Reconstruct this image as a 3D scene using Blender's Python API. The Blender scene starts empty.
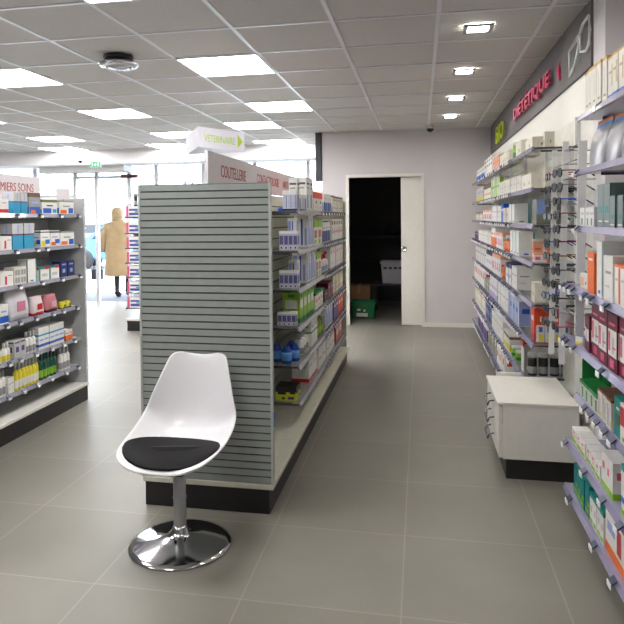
import bpy, bmesh, math, random
from mathutils import Vector, Matrix
PI = math.pi
random.seed(7)
SC = bpy.context.scene
COL = SC.collection

# ------------------------------------------------------------------ camera
cam = bpy.data.cameras.new('camera')
cam.sensor_width = 36.0
cam.sensor_fit = 'HORIZONTAL'
cam.lens = 642.36 / 624 * 36
cam.shift_x = 0.0273
cam.shift_y = -0.1268
cam.clip_start = 0.02
cam_ob = bpy.data.objects.new('camera', cam)
COL.objects.link(cam_ob)
yaw, pitch, roll = .19301, .02399, -.00984
cy, sy, cp, sp = math.cos(yaw), math.sin(yaw), math.cos(pitch), math.sin(pitch)
fw = Vector((-sy*cp, cy*cp, -sp)); rt = Vector((cy, sy, 0)); up = rt.cross(fw)
cr, sr = math.cos(roll), math.sin(roll)
r2 = cr*rt + sr*up; u2 = -sr*rt + cr*up
cam_ob.matrix_world = Matrix(((r2.x, u2.x, -fw.x, 0), (r2.y, u2.y, -fw.y, 0), (r2.z, u2.z, -fw.z, 1.4446), (0, 0, 0, 1)))
SC.camera = cam_ob

# ------------------------------------------------------------------ world, light, exposure
SC.view_settings.view_transform = 'Standard'
SC.view_settings.look = 'None'
SC.view_settings.gamma = 1
SC.view_settings.exposure = 0.68
W = bpy.data.worlds.new('daylight'); SC.world = W
W.use_nodes = True
bg = W.node_tree.nodes['Background']
bg.inputs[0].default_value = (0.80, 0.89, 1.0, 1)
bg.inputs[1].default_value = 6.5
portal = bpy.data.lights.new('storefront_portal', 'AREA')
portal.shape = 'RECTANGLE'; portal.size = 7.4; portal.size_y = 2.4
portal.cycles.is_portal = True
po = bpy.data.objects.new('storefront_portal', portal); COL.objects.link(po)
po.location = (-5.1, 12.3, 1.25); po.rotation_euler = (-PI/2, 0, 0)
PANEL_E = 17.0      # recessed ceiling panels
SPOT_E = 70.0      # square downlights
SC.cycles.max_bounces = 8
SC.cycles.sample_clamp_indirect = 6

# ------------------------------------------------------------------ materials
def lin(c):
    return tuple((v/255/12.92 if v/255 <= .04045 else ((v/255+.055)/1.055)**2.4) for v in c) + (1,)
MATS = {}
def mat(name, rgb, rough=.5, metal=0., noise=.06, scale=20, trans=0., alpha=1., emit=0., coat=0., spec=.5):
    if name in MATS: return MATS[name]
    m = bpy.data.materials.new(name); m.use_nodes = True
    nt = m.node_tree; b = nt.nodes['Principled BSDF']
    c = lin(rgb)
    if noise > 0:
        tc = nt.nodes.new('ShaderNodeTexCoord'); n = nt.nodes.new('ShaderNodeTexNoise')
        n.inputs['Scale'].default_value = scale
        r = nt.nodes.new('ShaderNodeValToRGB')
        r.color_ramp.elements[0].position = .3; r.color_ramp.elements[1].position = .7
        r.color_ramp.elements[0].color = tuple(v*(1-noise) for v in c[:3]) + (1,)
        r.color_ramp.elements[1].color = tuple(min(1, v*(1+noise)) for v in c[:3]) + (1,)
        nt.links.new(tc.outputs['Object'], n.inputs['Vector']); nt.links.new(n.outputs['Fac'], r.inputs['Fac'])
        nt.links.new(r.outputs['Color'], b.inputs['Base Color'])
    else:
        b.inputs['Base Color'].default_value = c
    b.inputs['Roughness'].default_value = rough
    b.inputs['Metallic'].default_value = metal
    b.inputs['Transmission Weight'].default_value = trans
    b.inputs['Alpha'].default_value = alpha
    b.inputs['Coat Weight'].default_value = coat
    b.inputs['Specular IOR Level'].default_value = spec
    if emit > 0:
        b.inputs['Emission Color'].default_value = c
        b.inputs['Emission Strength'].default_value = emit
    MATS[name] = m
    return m

def flat(rgb, rough=.45):
    return mat('print_%d_%d_%d' % tuple(rgb), rgb, rough, noise=.04, scale=30)

# colours of packaging
K = dict(white=(228,226,222), offw=(214,210,200), cream=(222,218,202), grey=(150,150,150), lgrey=(190,190,190), dgrey=(80,80,84),
         black=(22,20,24), navy=(30,40,95), blue=(30,90,190), cyan=(40,150,190), pblue=(150,165,215), teal=(20,130,125),
         dgreen=(10,75,62), green=(30,130,60), lime=(140,190,40), yellow=(220,205,50), orange=(230,110,25), redor=(225,70,25),
         red=(195,30,40), maroon=(100,25,50), pink=(220,90,130), peach=(230,170,140), brown=(110,75,55), purple=(80,60,120),
         silver=(112,126,124), gold=(190,155,80), lilac=(175,160,205), olive=(110,120,60), amber=(190,110,30), lilac2=(185,185,212), navy2=(92,92,140), lime2=(196,205,40))

# ------------------------------------------------------------------ helpers
def tag(o, label=None, cat=None, group=None, kind=None):
    if label: o['label'] = label
    if cat: o['category'] = cat
    if group: o['group'] = group
    if kind: o['kind'] = kind
    return o
def obj(name, me, parent=None, loc=None, rotz=None):
    o = bpy.data.objects.new(name, me); COL.objects.link(o)
    if parent: o.parent = parent
    if loc is not None: o.location = loc
    if rotz is not None: o.rotation_euler = (0, 0, rotz)
    return o
def empty(name, loc=(0,0,0), rotz=0, **k):
    o = obj(name, None, None, loc, rotz); o.empty_display_size = .05
    tag(o, **k); return o
def box(bm, x0, x1, y0, y1, z0, z1, mi=0, bev=0.):
    vs = [bm.verts.new((x, y, z)) for x in (x0, x1) for y in (y0, y1) for z in (z0, z1)]
    fs = [bm.faces.new([vs[i] for i in q]) for q in ((0,1,3,2), (4,6,7,5), (0,4,5,1), (2,3,7,6), (0,2,6,4), (1,5,7,3))]
    for f in fs: f.material_index = mi
    if bev > 0:
        es = list({e for f in fs for e in f.edges})
        r = bmesh.ops.bevel(bm, geom=es, offset=bev, segments=2, affect='EDGES', profile=.5)
        for f in r['faces']: f.material_index = mi
    return vs
def lathe(bm, prof, n=24, mi=0, cx=0, cy=0, sx=1., sy=1., smooth=True):
    rings = []
    for r, z in prof:
        rings.append([bm.verts.new((cx+r*sx*math.cos(2*PI*i/n), cy+r*sy*math.sin(2*PI*i/n), z)) for i in range(n)] if r > 1e-5 else [bm.verts.new((cx, cy, z))])
    for a, b in zip(rings, rings[1:]):
        for i in range(n):
            j = (i+1) % n
            q = [a[i % len(a)], a[j % len(a)], b[j % len(b)], b[i % len(b)]]
            u = []
            for v in q:
                if v not in u: u.append(v)
            if len(u) > 2:
                f = bm.faces.new(u); f.material_index = mi; f.smooth = smooth
def tube(bm, pts, r, n=8, mi=0, caps=True):
    pts = [Vector(p) for p in pts]; rs = r if isinstance(r, (list, tuple)) else [r]*len(pts)
    rings = []
    for i, p in enumerate(pts):
        d = (pts[min(i+1, len(pts)-1)] - pts[max(i-1, 0)]).normalized()
        a = d.cross(Vector((0, 0, 1)) if abs(d.z) < .9 else Vector((1, 0, 0))).normalized(); b = d.cross(a)
        rings.append([bm.verts.new(p + rs[i]*(a*math.cos(2*PI*k/n) + b*math.sin(2*PI*k/n))) for k in range(n)])
    for A, B in zip(rings, rings[1:]):
        for k in range(n):
            f = bm.faces.new([A[k], A[(k+1) % n], B[(k+1) % n], B[k]]); f.smooth = True; f.material_index = mi
    if caps:
        for q in (rings[0][::-1], rings[-1]):
            f = bm.faces.new(q); f.material_index = mi
def prism(bm, pts, z0, z1, mi=0):
    a = [bm.verts.new((x, y, z0)) for x, y in pts]; b = [bm.verts.new((x, y, z1)) for x, y in pts]; n = len(pts)
    fs = [bm.faces.new(a[::-1]), bm.faces.new(b)] + [bm.faces.new([a[i], a[(i+1) % n], b[(i+1) % n], b[i]]) for i in range(n)]
    for f in fs: f.material_index = mi
def mesh(bm, name, *mats):
    bmesh.ops.recalc_face_normals(bm, faces=bm.faces[:])
    me = bpy.data.meshes.new(name); bm.to_mesh(me); bm.free()
    for m in mats: me.materials.append(m)
    return me
def new(): return bmesh.new()
def boxobj(name, dims, m, parent=None, bev=0.):
    bm = new(); box(bm, *dims, bev=bev); return obj(name, mesh(bm, name, m), parent)
def text_mesh(txt, size, m, extrude=.002, sx=1., bold=0., align='LEFT'):
    c = bpy.data.curves.new('lettering', 'FONT'); c.body = txt; c.size = size; c.extrude = extrude; c.offset = bold; c.align_x = align
    c.resolution_u = 3
    o = bpy.data.objects.new('lettering', c); COL.objects.link(o)
    bpy.context.view_layer.update()
    me = bpy.data.meshes.new_from_object(o.evaluated_get(bpy.context.evaluated_depsgraph_get()))
    bpy.data.objects.remove(o)
    me.materials.clear(); me.materials.append(m)
    for v in me.vertices: v.co.x *= sx
    return me
def struct(name, dims, m, label=None):
    o = boxobj(name, dims, m); o['kind'] = 'structure'
    if label: o['label'] = label
    return o

# ------------------------------------------------------------------ setting
def tiles_mat():
    m = bpy.data.materials.new('floor_tiles'); m.use_nodes = True; nt = m.node_tree; b = nt.nodes['Principled BSDF']
    g = nt.nodes.new('ShaderNodeNewGeometry'); mp = nt.nodes.new('ShaderNodeMapping'); mp.inputs['Location'].default_value = (.676+6, -2.314+6, 0)
    br = nt.nodes.new('ShaderNodeTexBrick'); br.offset = 0; br.squash = 1
    br.inputs['Scale'].default_value = 1; br.inputs['Brick Width'].default_value = .6; br.inputs['Row Height'].default_value = .6
    br.inputs['Mortar Size'].default_value = .0035; br.inputs['Mortar Smooth'].default_value = .3; br.inputs['Bias'].default_value = 0
    br.inputs['Color1'].default_value = lin((134,131,122)); br.inputs['Color2'].default_value = lin((129,126,117)); br.inputs['Mortar'].default_value = lin((152,147,134))
    n = nt.nodes.new('ShaderNodeTexNoise'); n.inputs['Scale'].default_value = 2.2; n.inputs['Detail'].default_value = 6
    rp = nt.nodes.new('ShaderNodeValToRGB'); rp.color_ramp.elements[0].position = .3; rp.color_ramp.elements[1].position = .75
    rp.color_ramp.elements[0].color = (.84,.84,.84,1); rp.color_ramp.elements[1].color = (1.06,1.06,1.06,1)
    mx = nt.nodes.new('ShaderNodeMix'); mx.data_type = 'RGBA'; mx.blend_type = 'MULTIPLY'; mx.inputs[0].default_value = 1
    L = nt.links.new
    L(g.outputs['Position'], mp.inputs['Vector']); L(mp.outputs[0], br.inputs['Vector']); L(g.outputs['Position'], n.inputs['Vector'])
    L(n.outputs['Fac'], rp.inputs['Fac']); L(br.outputs['Color'], mx.inputs[6]); L(rp.outputs['Color'], mx.inputs[7]); L(mx.outputs[2], b.inputs['Base Color'])
    rr = nt.nodes.new('ShaderNodeMapRange'); rr.inputs['To Min'].default_value = .33; rr.inputs['To Max'].default_value = .5
    L(n.outputs['Fac'], rr.inputs['Value']); L(rr.outputs[0], b.inputs['Roughness'])
    return m
M_floor = tiles_mat()
M_ceil = mat('ceiling_tile', (208,204,200), .9, noise=.03, scale=60)
M_tbar = mat('ceiling_t_bar', (230,230,233), .35, noise=.02)
M_wall = mat('wall_paint', (205,200,202), .75, noise=.02, scale=3)
M_fascia = mat('fascia_grey_paint', (104,100,102), .7, noise=.04, scale=6)
M_white = mat('white_laminate', (226,223,216), .4, noise=.02)
M_dark = mat('plinth_black', (34,32,32), .5, noise=.1)
M_metalw = mat('white_painted_metal', (236,237,236), .4, noise=.02)
M_frame = mat('aluminium_frame', (150,152,155), .35, metal=.6, noise=.03)
CH = 2.58
struct('floor', (-9.0, 1.3, -3.2, 10.4, -.12, 0), M_floor)
struct('ceiling', (-9.0, 1.3, -3.2, 12.3, CH, CH+.15), M_ceil)  # extended past the glass front as an added canopy shading the person
bm = new()
X0, Y0 = -1.695, 4.316
xs = [X0+.6*i for i in range(-12, 5)]; ys = [Y0+.6*j for j in range(-12, 11)]
for x in xs: box(bm, x-.012, x+.012, -3.2, 10.35, CH-.006, CH-.0002)
for y in ys:
    box(bm, -9, .9, y-.012, y+.012, CH-.0055, CH-.0002)
o = obj('trim_1', mesh(bm, 'ceiling_grid', M_tbar)); o['kind'] = 'structure'
# walls
bm = new()
YB = 8.54
box(bm, -1.29, -.932, YB, YB+.1, 0, CH); box(bm, .01, 1.3, YB, YB+.1, 0, CH); box(bm, -.932, .01, YB, YB+.1, 1.965, CH)
o = obj('wall_back', mesh(bm, 'wall_back', M_wall)); o['kind'] = 'structure'
struct('wall_back_return', (-1.29, -1.19, YB+.1, 11.2, 0, CH), M_wall)
struct('wall_right', (.9, 1.05, 3.64, YB, 0, 2.225), mat('wall_right_white', (238,236,230), .6, noise=.02))
struct('wall_right_fascia', (.885, 1.05, 3.64, YB, 2.225, CH), M_fascia)
struct('wall_right_pillar', (.898, 1.3, 3.42, 3.64, 0, CH), mat('pillar_white', (226,223,226), .7, noise=.01))
struct('wall_right_front', (1.08, 1.2, -3.2, 3.42, 0, CH), M_wall)
struct('wall_front', (-9.0, 1.3, -3.3, -3.2, 0, CH), M_wall)
struct('wall_left', (-9.1, -9.0, -3.3, 11.2, 0, CH), M_wall)
struct('baseboard_back', (.05, .9, YB-.012, YB, 0, .055), M_white)
# door frame + sliding door
bm = new()
box(bm, -.972, -.932, YB-.015, YB+.1, 0, 2.005); box(bm, .01, .05, YB-.015, YB+.1, 0, 2.005); box(bm, -.932, .01, YB-.015, YB+.1, 1.965, 2.005)
o = obj('trim_2', mesh(bm, 'door_frame', M_white)); o['kind'] = 'structure'
d = struct('door_1', (-.25, .35, YB+.035, YB+.07, .012, 1.965), M_white, 'white sliding door leaf half pushed into the wall')
bm = new(); lathe(bm, [(0, 0), (.034, 0), (.038, .004), (.038, .008), (.028, .01), (.024, .002), (0, .002)], 24)
hdl = obj('door_handle', mesh(bm, 'door_handle', mat('chrome', (205,205,208), .12, metal=1., noise=0)), d, (-.215, YB+.035, 1.015)); hdl.rotation_euler = (PI/2, 0, 0)
# dark post beside the wall end
tag(boxobj('wall_panel', (-1.375, -1.295, YB-.02, YB+.12, 1.93, CH), mat('panel_anthracite', (50,52,60), .5)), 'tall narrow dark grey panel at the left end of the back wall', 'panel')
# storeroom behind the door
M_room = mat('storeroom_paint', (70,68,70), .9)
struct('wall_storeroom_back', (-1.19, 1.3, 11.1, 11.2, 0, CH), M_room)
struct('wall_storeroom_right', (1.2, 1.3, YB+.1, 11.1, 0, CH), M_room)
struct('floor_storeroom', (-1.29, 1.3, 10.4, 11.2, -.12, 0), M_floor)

# storefront (glass) at the back left
YS = 10.4
M_glass = mat('clear_glass', (245,250,250), .02, noise=0, trans=1., spec=.3)
M_sf = mat('storefront_frame', (205,206,210), .4)
bm = new()
mull = [-8.97, -7.7, -6.75, -5.97, -5.56, -4.95, -4.45, -3.6, -2.7, -1.8, -1.32]
for x in mull: box(bm, x-.03, x+.03, YS-.03, YS+.03, 0, CH)
box(bm, -9, -1.29, YS-.035, YS+.035, CH-.1, CH)
box(bm, -9, -5.97, YS-.035, YS+.035, 1.83, 1.88); box(bm, -4.95, -1.29, YS-.035, YS+.035, 1.83, 1.88); box(bm, -5.97, -4.95, YS-.035, YS+.035, 2.16, 2.2)
box(bm, -9, -5.97, YS-.04, YS+.04, 0, .06); box(bm, -4.95, -1.29, YS-.04, YS+.04, 0, .06)
o = obj('window_1', mesh(bm, 'window_frame', M_sf)); o['kind'] = 'structure'
bm = new()
for a, b in zip(mull, mull[1:]):
    lo = .06 if not (-5.98 < a < -5.0) else 2.2
    box(bm, a+.03, b-.03, YS-.004, YS+.004, lo, 1.83 if lo < 1 else CH-.1)
    if lo < 1: box(bm, a+.03, b-.03, YS-.004, YS+.004, 1.88, CH-.1)
tag(obj('window_pane', mesh(bm, 'window_pane', M_glass), o))
struct('trim_3', (-9, -1.29, 9.75, YS-.04, 2.36, CH), mat('soffit_white', (240,240,242), .7, noise=.01), 'white dropped soffit above the glass entrance')
# air curtain over the door, entrance mat
ac = empty('air_curtain', (-5.7, YS-.17, 2.25), label='long white air curtain box over the glass entrance', cat='air curtain')
boxobj('housing', (-.8, .8, -.12, .12, 0, .18), M_metalw, ac, .012)
boxobj('outlet_grille', (-.74, .74, -.05, .05, -.006, 0), M_frame, ac)
sb = empty('door_sensor', (-4.90, YS-.09, 2.15), label='dark red brown sensor bar above the glass entrance', cat='sensor')
boxobj('housing', (-.15, .15, -.04, .03, 0, .065), mat('sensor_red_brown', (110,50,50), .5), sb, .01)
boxobj('lens', (-.10, .10, -.044, -.038, .008, .028), M_dark, sb)
tag(boxobj('doormat', (-6.9, -4.5, YS+.05, 11.7, -.119, .004), mat('mat_grey', (110,112,122), .9, noise=.15, scale=120)), 'grey entrance mat under the departing person', 'doormat')

# outside
struct('floor_pavement', (-30, 12, 10.4, 40, -.22, -.12), mat('pavement', (190,190,190), .8))
struct('floor_threshold', (-9, -1.29, 10.4, 10.9, -.12, 0), mat('threshold_stone', (170,170,172), .7))

def car(loc, rotz, body, label):
    c = empty('car', loc, rotz, label=label, cat='car')
    bm = new()
    prof = [(-2.0,.3),(-2.05,.6),(-1.9,.85),(-1.2,.92),(-.75,1.38),(.75,1.42),(1.5,.98),(2.0,.85),(2.05,.45),(1.95,.3)]
    a = [bm.verts.new((x, -.82, z)) for x, z in prof]; b = [bm.verts.new((x, .82, z)) for x, z in prof]; n = len(prof)
    bm.faces.new(a[::-1]); bm.faces.new(b)
    for i in range(n): bm.faces.new([a[i], a[(i+1)%n], b[(i+1)%n], b[i]])
    bmesh.ops.bevel(bm, geom=bm.edges[:], offset=.06, segments=2, affect='EDGES')
    obj('body', mesh(bm, 'car_body', body), c)
    for s in (-1, 1):
        bm = new()
        q = [(-1.05,.95),(-.68,1.32),(.68,1.35),(1.25,1.0)]
        f = bm.faces.new([bm.verts.new((x, s*.835, z)) for x, z in q]); r = bmesh.ops.extrude_face_region(bm, geom=[f])
        for v in [v for v in r['geom'] if isinstance(v, bmesh.types.BMVert)]: v.co.y -= s*.02
        obj('side_window', mesh(bm, 'car_window', mat('tinted_glass', (40,45,52), .1, noise=0)), c)
    for x in (-1.3, 1.3):
        for y in (-.78, .78):
            bm = new(); lathe(bm, [(0, -.1), (.2, -.1), (.3, -.08), (.32, 0), (.3, .08), (.2, .1), (0, .1)], 20)
            w = obj('wheel', mesh(bm, 'wheel', M_dark), c, (x, y, .32)); w.rotation_euler = (PI/2, 0, 0)
car((-9.3, 19.5, -.12), .3, mat('car_blue', (70,110,150), .25, coat=.5), 'light blue car parked outside the glass entrance')
car((-14.0, 27, -.12), .1, mat('car_grey', (120,125,130), .25, coat=.5), 'grey car parked farther off across the street')
bld = empty('building', (-14, 36, -.12), label='pale low building across the street outside', cat='building')
boxobj('wall', (-14, 12, 0, 3, 0, 4.2), mat('pale_render', (200,205,212), .8), bld)
for k in range(6): boxobj('window', (-12+k*4, -10.2+k*4, -.03, 0, 1.2, 2.6), mat('dull_pane', (110,125,140), .2), bld)

# ------------------------------------------------------------------ ceiling fittings
M_emit = mat('panel_diffuser', (255,252,250), .5, noise=0, emit=PANEL_E)
M_spot = mat('downlight_diffuser', (255,250,240), .5, noise=0, emit=SPOT_E)
bm = new(); box(bm, -.285, .285, -.285, .285, -.003, 0); me_d = mesh(bm, 'diffuser', M_emit)
bm = new()
for a in ((-.3,.3,-.3,-.285),(-.3,.3,.285,.3),(-.3,-.285,-.285,.285),(.285,.3,-.285,.285)): box(bm, *a, -.006, 0)
me_f = mesh(bm, 'panel_frame', M_tbar)
cells = [(0,-3,'panel at the top edge, nearest left of the aisle'),(0,0,'second panel of the row left of the aisle'),(0,3,'third panel of the row left of the aisle'),
         (-1,5,'panel left of the row, above the hanging sign'),(-3,0,'panel at the left edge of the photo'),(-3,3,'panel in the middle of the left ceiling'),
         (-3,6,'small looking panel left of the hanging sign'),(-6,6,'far left panel near the glass entrance'),(-6,3,'panel far left of the left gondola'),
         (-6,0,'panel outside the photo far to the left'),(-3,-3,'panel outside the photo over the left gondola'),(0,-6,'panel behind the camera beside the aisle'),(-3,-6,'panel behind the camera on the left'),
         (-9,6,'panel in the far left corner by the entrance'),(-9,3,'outermost left panel'),(-4,8,'panel added nearest the glass entrance to whiten the ceiling'),(-7,8,'panel added left of the glass entrance to brighten the soffit'),(-1,8,'panel added right of the glass entrance to brighten the soffit')]  # panels by the glass entrance are added to whiten ceiling and soffit
for i, j, txt in cells:
    t = empty('ceiling_light', (X0+.6*i+.3, Y0+.6*j+.3, CH-.006), label='square white recessed ceiling ' + txt, cat='ceiling light', group='recessed square ceiling panels')
    obj('diffuser', me_d, t); obj('frame', me_f, t)
bm = new(); box(bm, -.06, .06, -.06, .06, -.006, .0); me_sd = mesh(bm, 'diffuser', M_spot)
bm = new()
for a in ((-.085,.085,-.085,-.06),(-.085,.085,.06,.085),(-.085,-.06,-.06,.06),(.06,.085,-.06,.06)): box(bm, *a, -.012, 0, bev=.003)
me_sf = mesh(bm, 'spot_frame', M_frame)
spots = [(.345,4.03,'nearest of the four above the aisle'),(.34,5.2,'second of the four above the aisle'),(.34,6.37,'third of the four above the aisle'),(.34,7.5,'farthest of the four above the aisle'),
         (.345,2.86,'above the camera side of the aisle'),(.345,1.6,'just behind the camera position'),(.345,.2,'farthest back behind the camera'),(-2.35,9.3,'beyond the back wall, right of the hanging sign'),(-1.95,9.95,'deepest by the entrance, right of its neighbour')]
for x, y, txt in spots:
    t = empty('downlight', (x, y, CH-.0065), label='small square recessed downlight, ' + txt, cat='downlight', group='square recessed downlights')
    obj('diffuser', me_sd, t); obj('frame', me_sf, t)
# chrome ring fitting
t = empty('ceiling_fitting', (-2.05, 4.17, CH-.0065), label='round chrome rimmed ceiling fitting hanging below the tiles', cat='ceiling fitting')
M_chrome = mat('chrome', (205,205,208), .12, metal=1., noise=0)
bm = new(); lathe(bm, [(0,0),(.10,0),(.105,-.012),(.09,-.03),(0,-.032)], 32); obj('base', mesh(bm, 'base', mat('fitting_dark', (60,58,56), .4)), t)
bm = new(); lathe(bm, [(.09,-.045),(.115,-.04),(.135,-.05),(.138,-.06),(.12,-.075),(.09,-.08),(.085,-.07),(.10,-.062),(.09,-.045)], 40); obj('chrome_rim', mesh(bm, 'rim', M_chrome), t)
bm = new(); lathe(bm, [(0,-.03),(.03,-.03),(.03,-.055),(.084,-.068),(.07,-.085),(.03,-.092),(0,-.093)], 32); obj('glass_dish', mesh(bm, 'dish', mat('pale_dish', (190,188,196), .08, metal=.7, noise=0)), t)
bm = new()
for k in range(3): tube(bm, [(.08*math.cos(2.1*k), .08*math.sin(2.1*k), -.028), (.1*math.cos(2.1*k), .1*math.sin(2.1*k), -.048)], .006)
obj('clip', mesh(bm, 'clip', M_chrome), t)
# security cameras
def cctv(loc, label, s=1.):
    t = empty('security_camera', loc, label=label, cat='security camera'); t.scale = (s, s, s)
    bm = new(); lathe(bm, [(0,0),(.055,0),(.055,-.03),(.05,-.035),(0,-.035)], 24); obj('base', mesh(bm, 'base', M_metalw), t)
    bm = new(); lathe(bm, [(.045,-.035),(.042,-.05),(.03,-.068),(.012,-.077),(0,-.078)], 24); obj('dome', mesh(bm, 'dome', mat('smoked_dome', (30,30,34), .12, noise=0)), t)
cctv((.125, 8.25, CH-.0065), 'small dome security camera on ceiling above the back wall')
cctv((-5.25, 9.3, CH-.19), 'small dark security camera near the exit sign', .8)
bm = new(); tube(bm, [(-5.25, 9.3, CH-.19), (-5.25, 9.3, CH-.0065)], .012)
tag(obj('camera_rod', mesh(bm, 'camera_rod', M_metalw)), 'thin white ceiling rod holding the small security camera', 'rod')
# exit sign
t = empty('exit_sign', (-4.98, 9.3, 2.26), label='green and white running man exit sign', cat='exit sign')
boxobj('sign_body', (-.09, .09, -.02, .02, 0, .09), M_metalw, t, .004)
boxobj('green_panel', (-.082, .082, -.023, -.0202, .008, .082), mat('exit_green', (20,150,90), .4, noise=0, emit=.6), t)
bm = new()
for a in ((-.06,-.045,.02,.07),(.035,.06,.02,.07),(-.005,.008,.045,.06),(-.012,.01,.02,.045),(-.03,.02,.036,.042)): box(bm, a[0], a[1], -.0245, -.0231, a[2], a[3])
obj('pictogram', mesh(bm, 'pictogram', mat('pictogram_white', (240,245,240), .5, noise=0, emit=.6)), t)
bm = new(); tube(bm, [(0,0,.09),(0,0,CH-2.26-.0065)], .006); obj('rod', mesh(bm, 'rod', M_metalw), t)

# hanging prism sign
A, B, C = Vector((-1.914, 5.4)), Vector((-2.27, 6.05)), Vector((-1.64, 5.93))
t = empty('hanging_sign', (A.x, A.y, 2.075), label='white three sided hanging sign reading VETERINAIRE with green arrow', cat='sign')
bm = new(); prism(bm, [tuple(p-A) for p in (A, C, B)], 0, .18); obj('sign_body', mesh(bm, 'sign_body', mat('sign_lavender_white', (214,212,222), .5, noise=.02)), t)
dv = (C-A); ang = math.atan2(dv.y, dv.x); Ls = dv.length
M_lime = mat('sign_lime', (165,200,20), .5, noise=0)
me = text_mesh('VETERINAIRE', .092, M_lime, .0008, .58); w = max(v.co.x for v in me.vertices)
for v in me.vertices: v.co.x *= Ls*.66/w
o = obj('lettering', me, t, (Ls*.12*math.cos(ang), Ls*.12*math.sin(ang)-.0015, .055)); o.rotation_euler = (PI/2, 0, ang)
bm = new()
p = [(Ls*.845, .028), (Ls*.955, .09), (Ls*.845, .152)]
f = bm.faces.new([bm.verts.new((x, -.0022, z)) for x, z in p]); r = bmesh.ops.extrude_face_region(bm, geom=[f])
for v in [v for v in r['geom'] if isinstance(v, bmesh.types.BMVert)]: v.co.y += .002
obj('green_arrow', mesh(bm, 'green_arrow', M_lime), t, None, ang)
bm = new()
for p in (A*.7+B*.15+C*.15, A*.15+B*.15+C*.7, A*.15+B*.7+C*.15):
    q = p-A; tube(bm, [(q.x, q.y, .18), (q.x, q.y, CH-2.075-.006)], .0008)
obj('suspension_wire', mesh(bm, 'wires', M_metalw), t)

# ------------------------------------------------------------------ shelving
M_slat = mat('slat_grey_green', (152,159,155), .5, noise=.03)
M_groove = mat('slat_groove', (66,70,70), .6)
M_inner = mat('back_panel_grey', (196,198,182), .55, noise=.03)
M_rail = mat('price_rail_lavender', (150,146,176), .25, noise=.03, coat=.4)
M_shelf = mat('shelf_smoked_acrylic', (175,178,180), .12, noise=.03, coat=.3, alpha=.28)
M_edge = mat('shelf_edge_dark', (58,60,68), .3)
M_tagh = mat('tag_holder_navy', (42,48,78), .3)
M_tagw = mat('tag_white', (248,248,250), .3, noise=.02)
def tag_mesh():
    bm = new()
    # slanted holder with a white lip, front facing -Y
    v = [(-.018,.0,.016),(.018,.0,.016),(.018,-.017,.001),(-.018,-.017,.001),(-.018,.0,.010),(.018,.0,.010),(.018,-.017,-.005),(-.018,-.017,-.005)]
    vs = [bm.verts.new(p) for p in v]
    for q in ((0,1,2,3),(7,6,5,4),(0,4,5,1),(1,5,6,2),(2,6,7,3),(3,7,4,0)): bm.faces.new([vs[i] for i in q])
    box(bm, -.018, .018, -.020, -.017, -.014, .003, mi=1)
    return mesh(bm, 'price_tag', M_tagh, M_tagw)
ME_TAG = tag_mesh()
def shelf(parent, y0, y1, xf, xb, z, s, tags, railm=M_rail, platem=None, ts=1.):
    """shelf plate with its rail; s=+1 when the front faces +X; coordinates in the unit's own frame"""
    bm = new(); a, b = sorted((xf, xb))
    box(bm, a, b, y0, y1, z-.014, z, 0); box(bm, a, b, y0-.002, y0, z-.012, z-.002, 1)
    for yb in (y0+.06, y1-.08):
        prism(bm, [(xb, yb), (xb, yb+.004), (xb+(xf-xb)*.8, yb+.004), (xb+(xf-xb)*.8, yb)], z-.024, z-.014, 1)
    sh = obj('shelf', mesh(bm, 'shelf', platem or M_shelf, M_edge), parent)
    bm = new()
    pts = [(xf, z-.020), (xf+s*.012, z-.024), (xf+s*.015, z-.022), (xf+s*.006, z+.005), (xf, z+.005)]
    va = [bm.verts.new((x, y0, zz)) for x, zz in pts]; vb = [bm.verts.new((x, y1, zz)) for x, zz in pts]
    bm.faces.new(va); bm.faces.new(vb[::-1])
    for i in range(5): bm.faces.new([va[i], va[(i+1)%5], vb[(i+1)%5], vb[i]])
    obj('price_rail', mesh(bm, 'price_rail', railm), sh)
    for y in tags:
        o = obj('price_tag', ME_TAG, sh, (xf+s*.012, y, z-.012)); o.rotation_euler = (0, 0, PI/2 if s > 0 else -PI/2); o.scale = (ts, ts, ts)
    return sh

def slat_panel(bm, x0, x1, y0, y1, z0, z1, pitch, axis, gap=.007):
    """horizontal slats on a dark backing: axis 'y' means the slats face along y"""
    n = int(round((z1-z0)/pitch)); p = (z1-z0)/n
    if axis == 'y':
        box(bm, x0, x1, y0+.006, y1, z0, z1, 1)
        for i in range(n): box(bm, x0, x1, y0, y0+.008, z0+i*p+gap/2, z0+(i+1)*p-gap/2, 0)
    else:
        box(bm, x0+.005, x1-.005, y0, y1, z0, z1, 1)
        for i in range(n):
            box(bm, x0, x0+.006, y0, y1, z0+i*p+gap/2, z0+(i+1)*p-gap/2, 0); box(bm, x1-.006, x1, y0, y1, z0+i*p+gap/2, z0+(i+1)*p-gap/2, 0)

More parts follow.
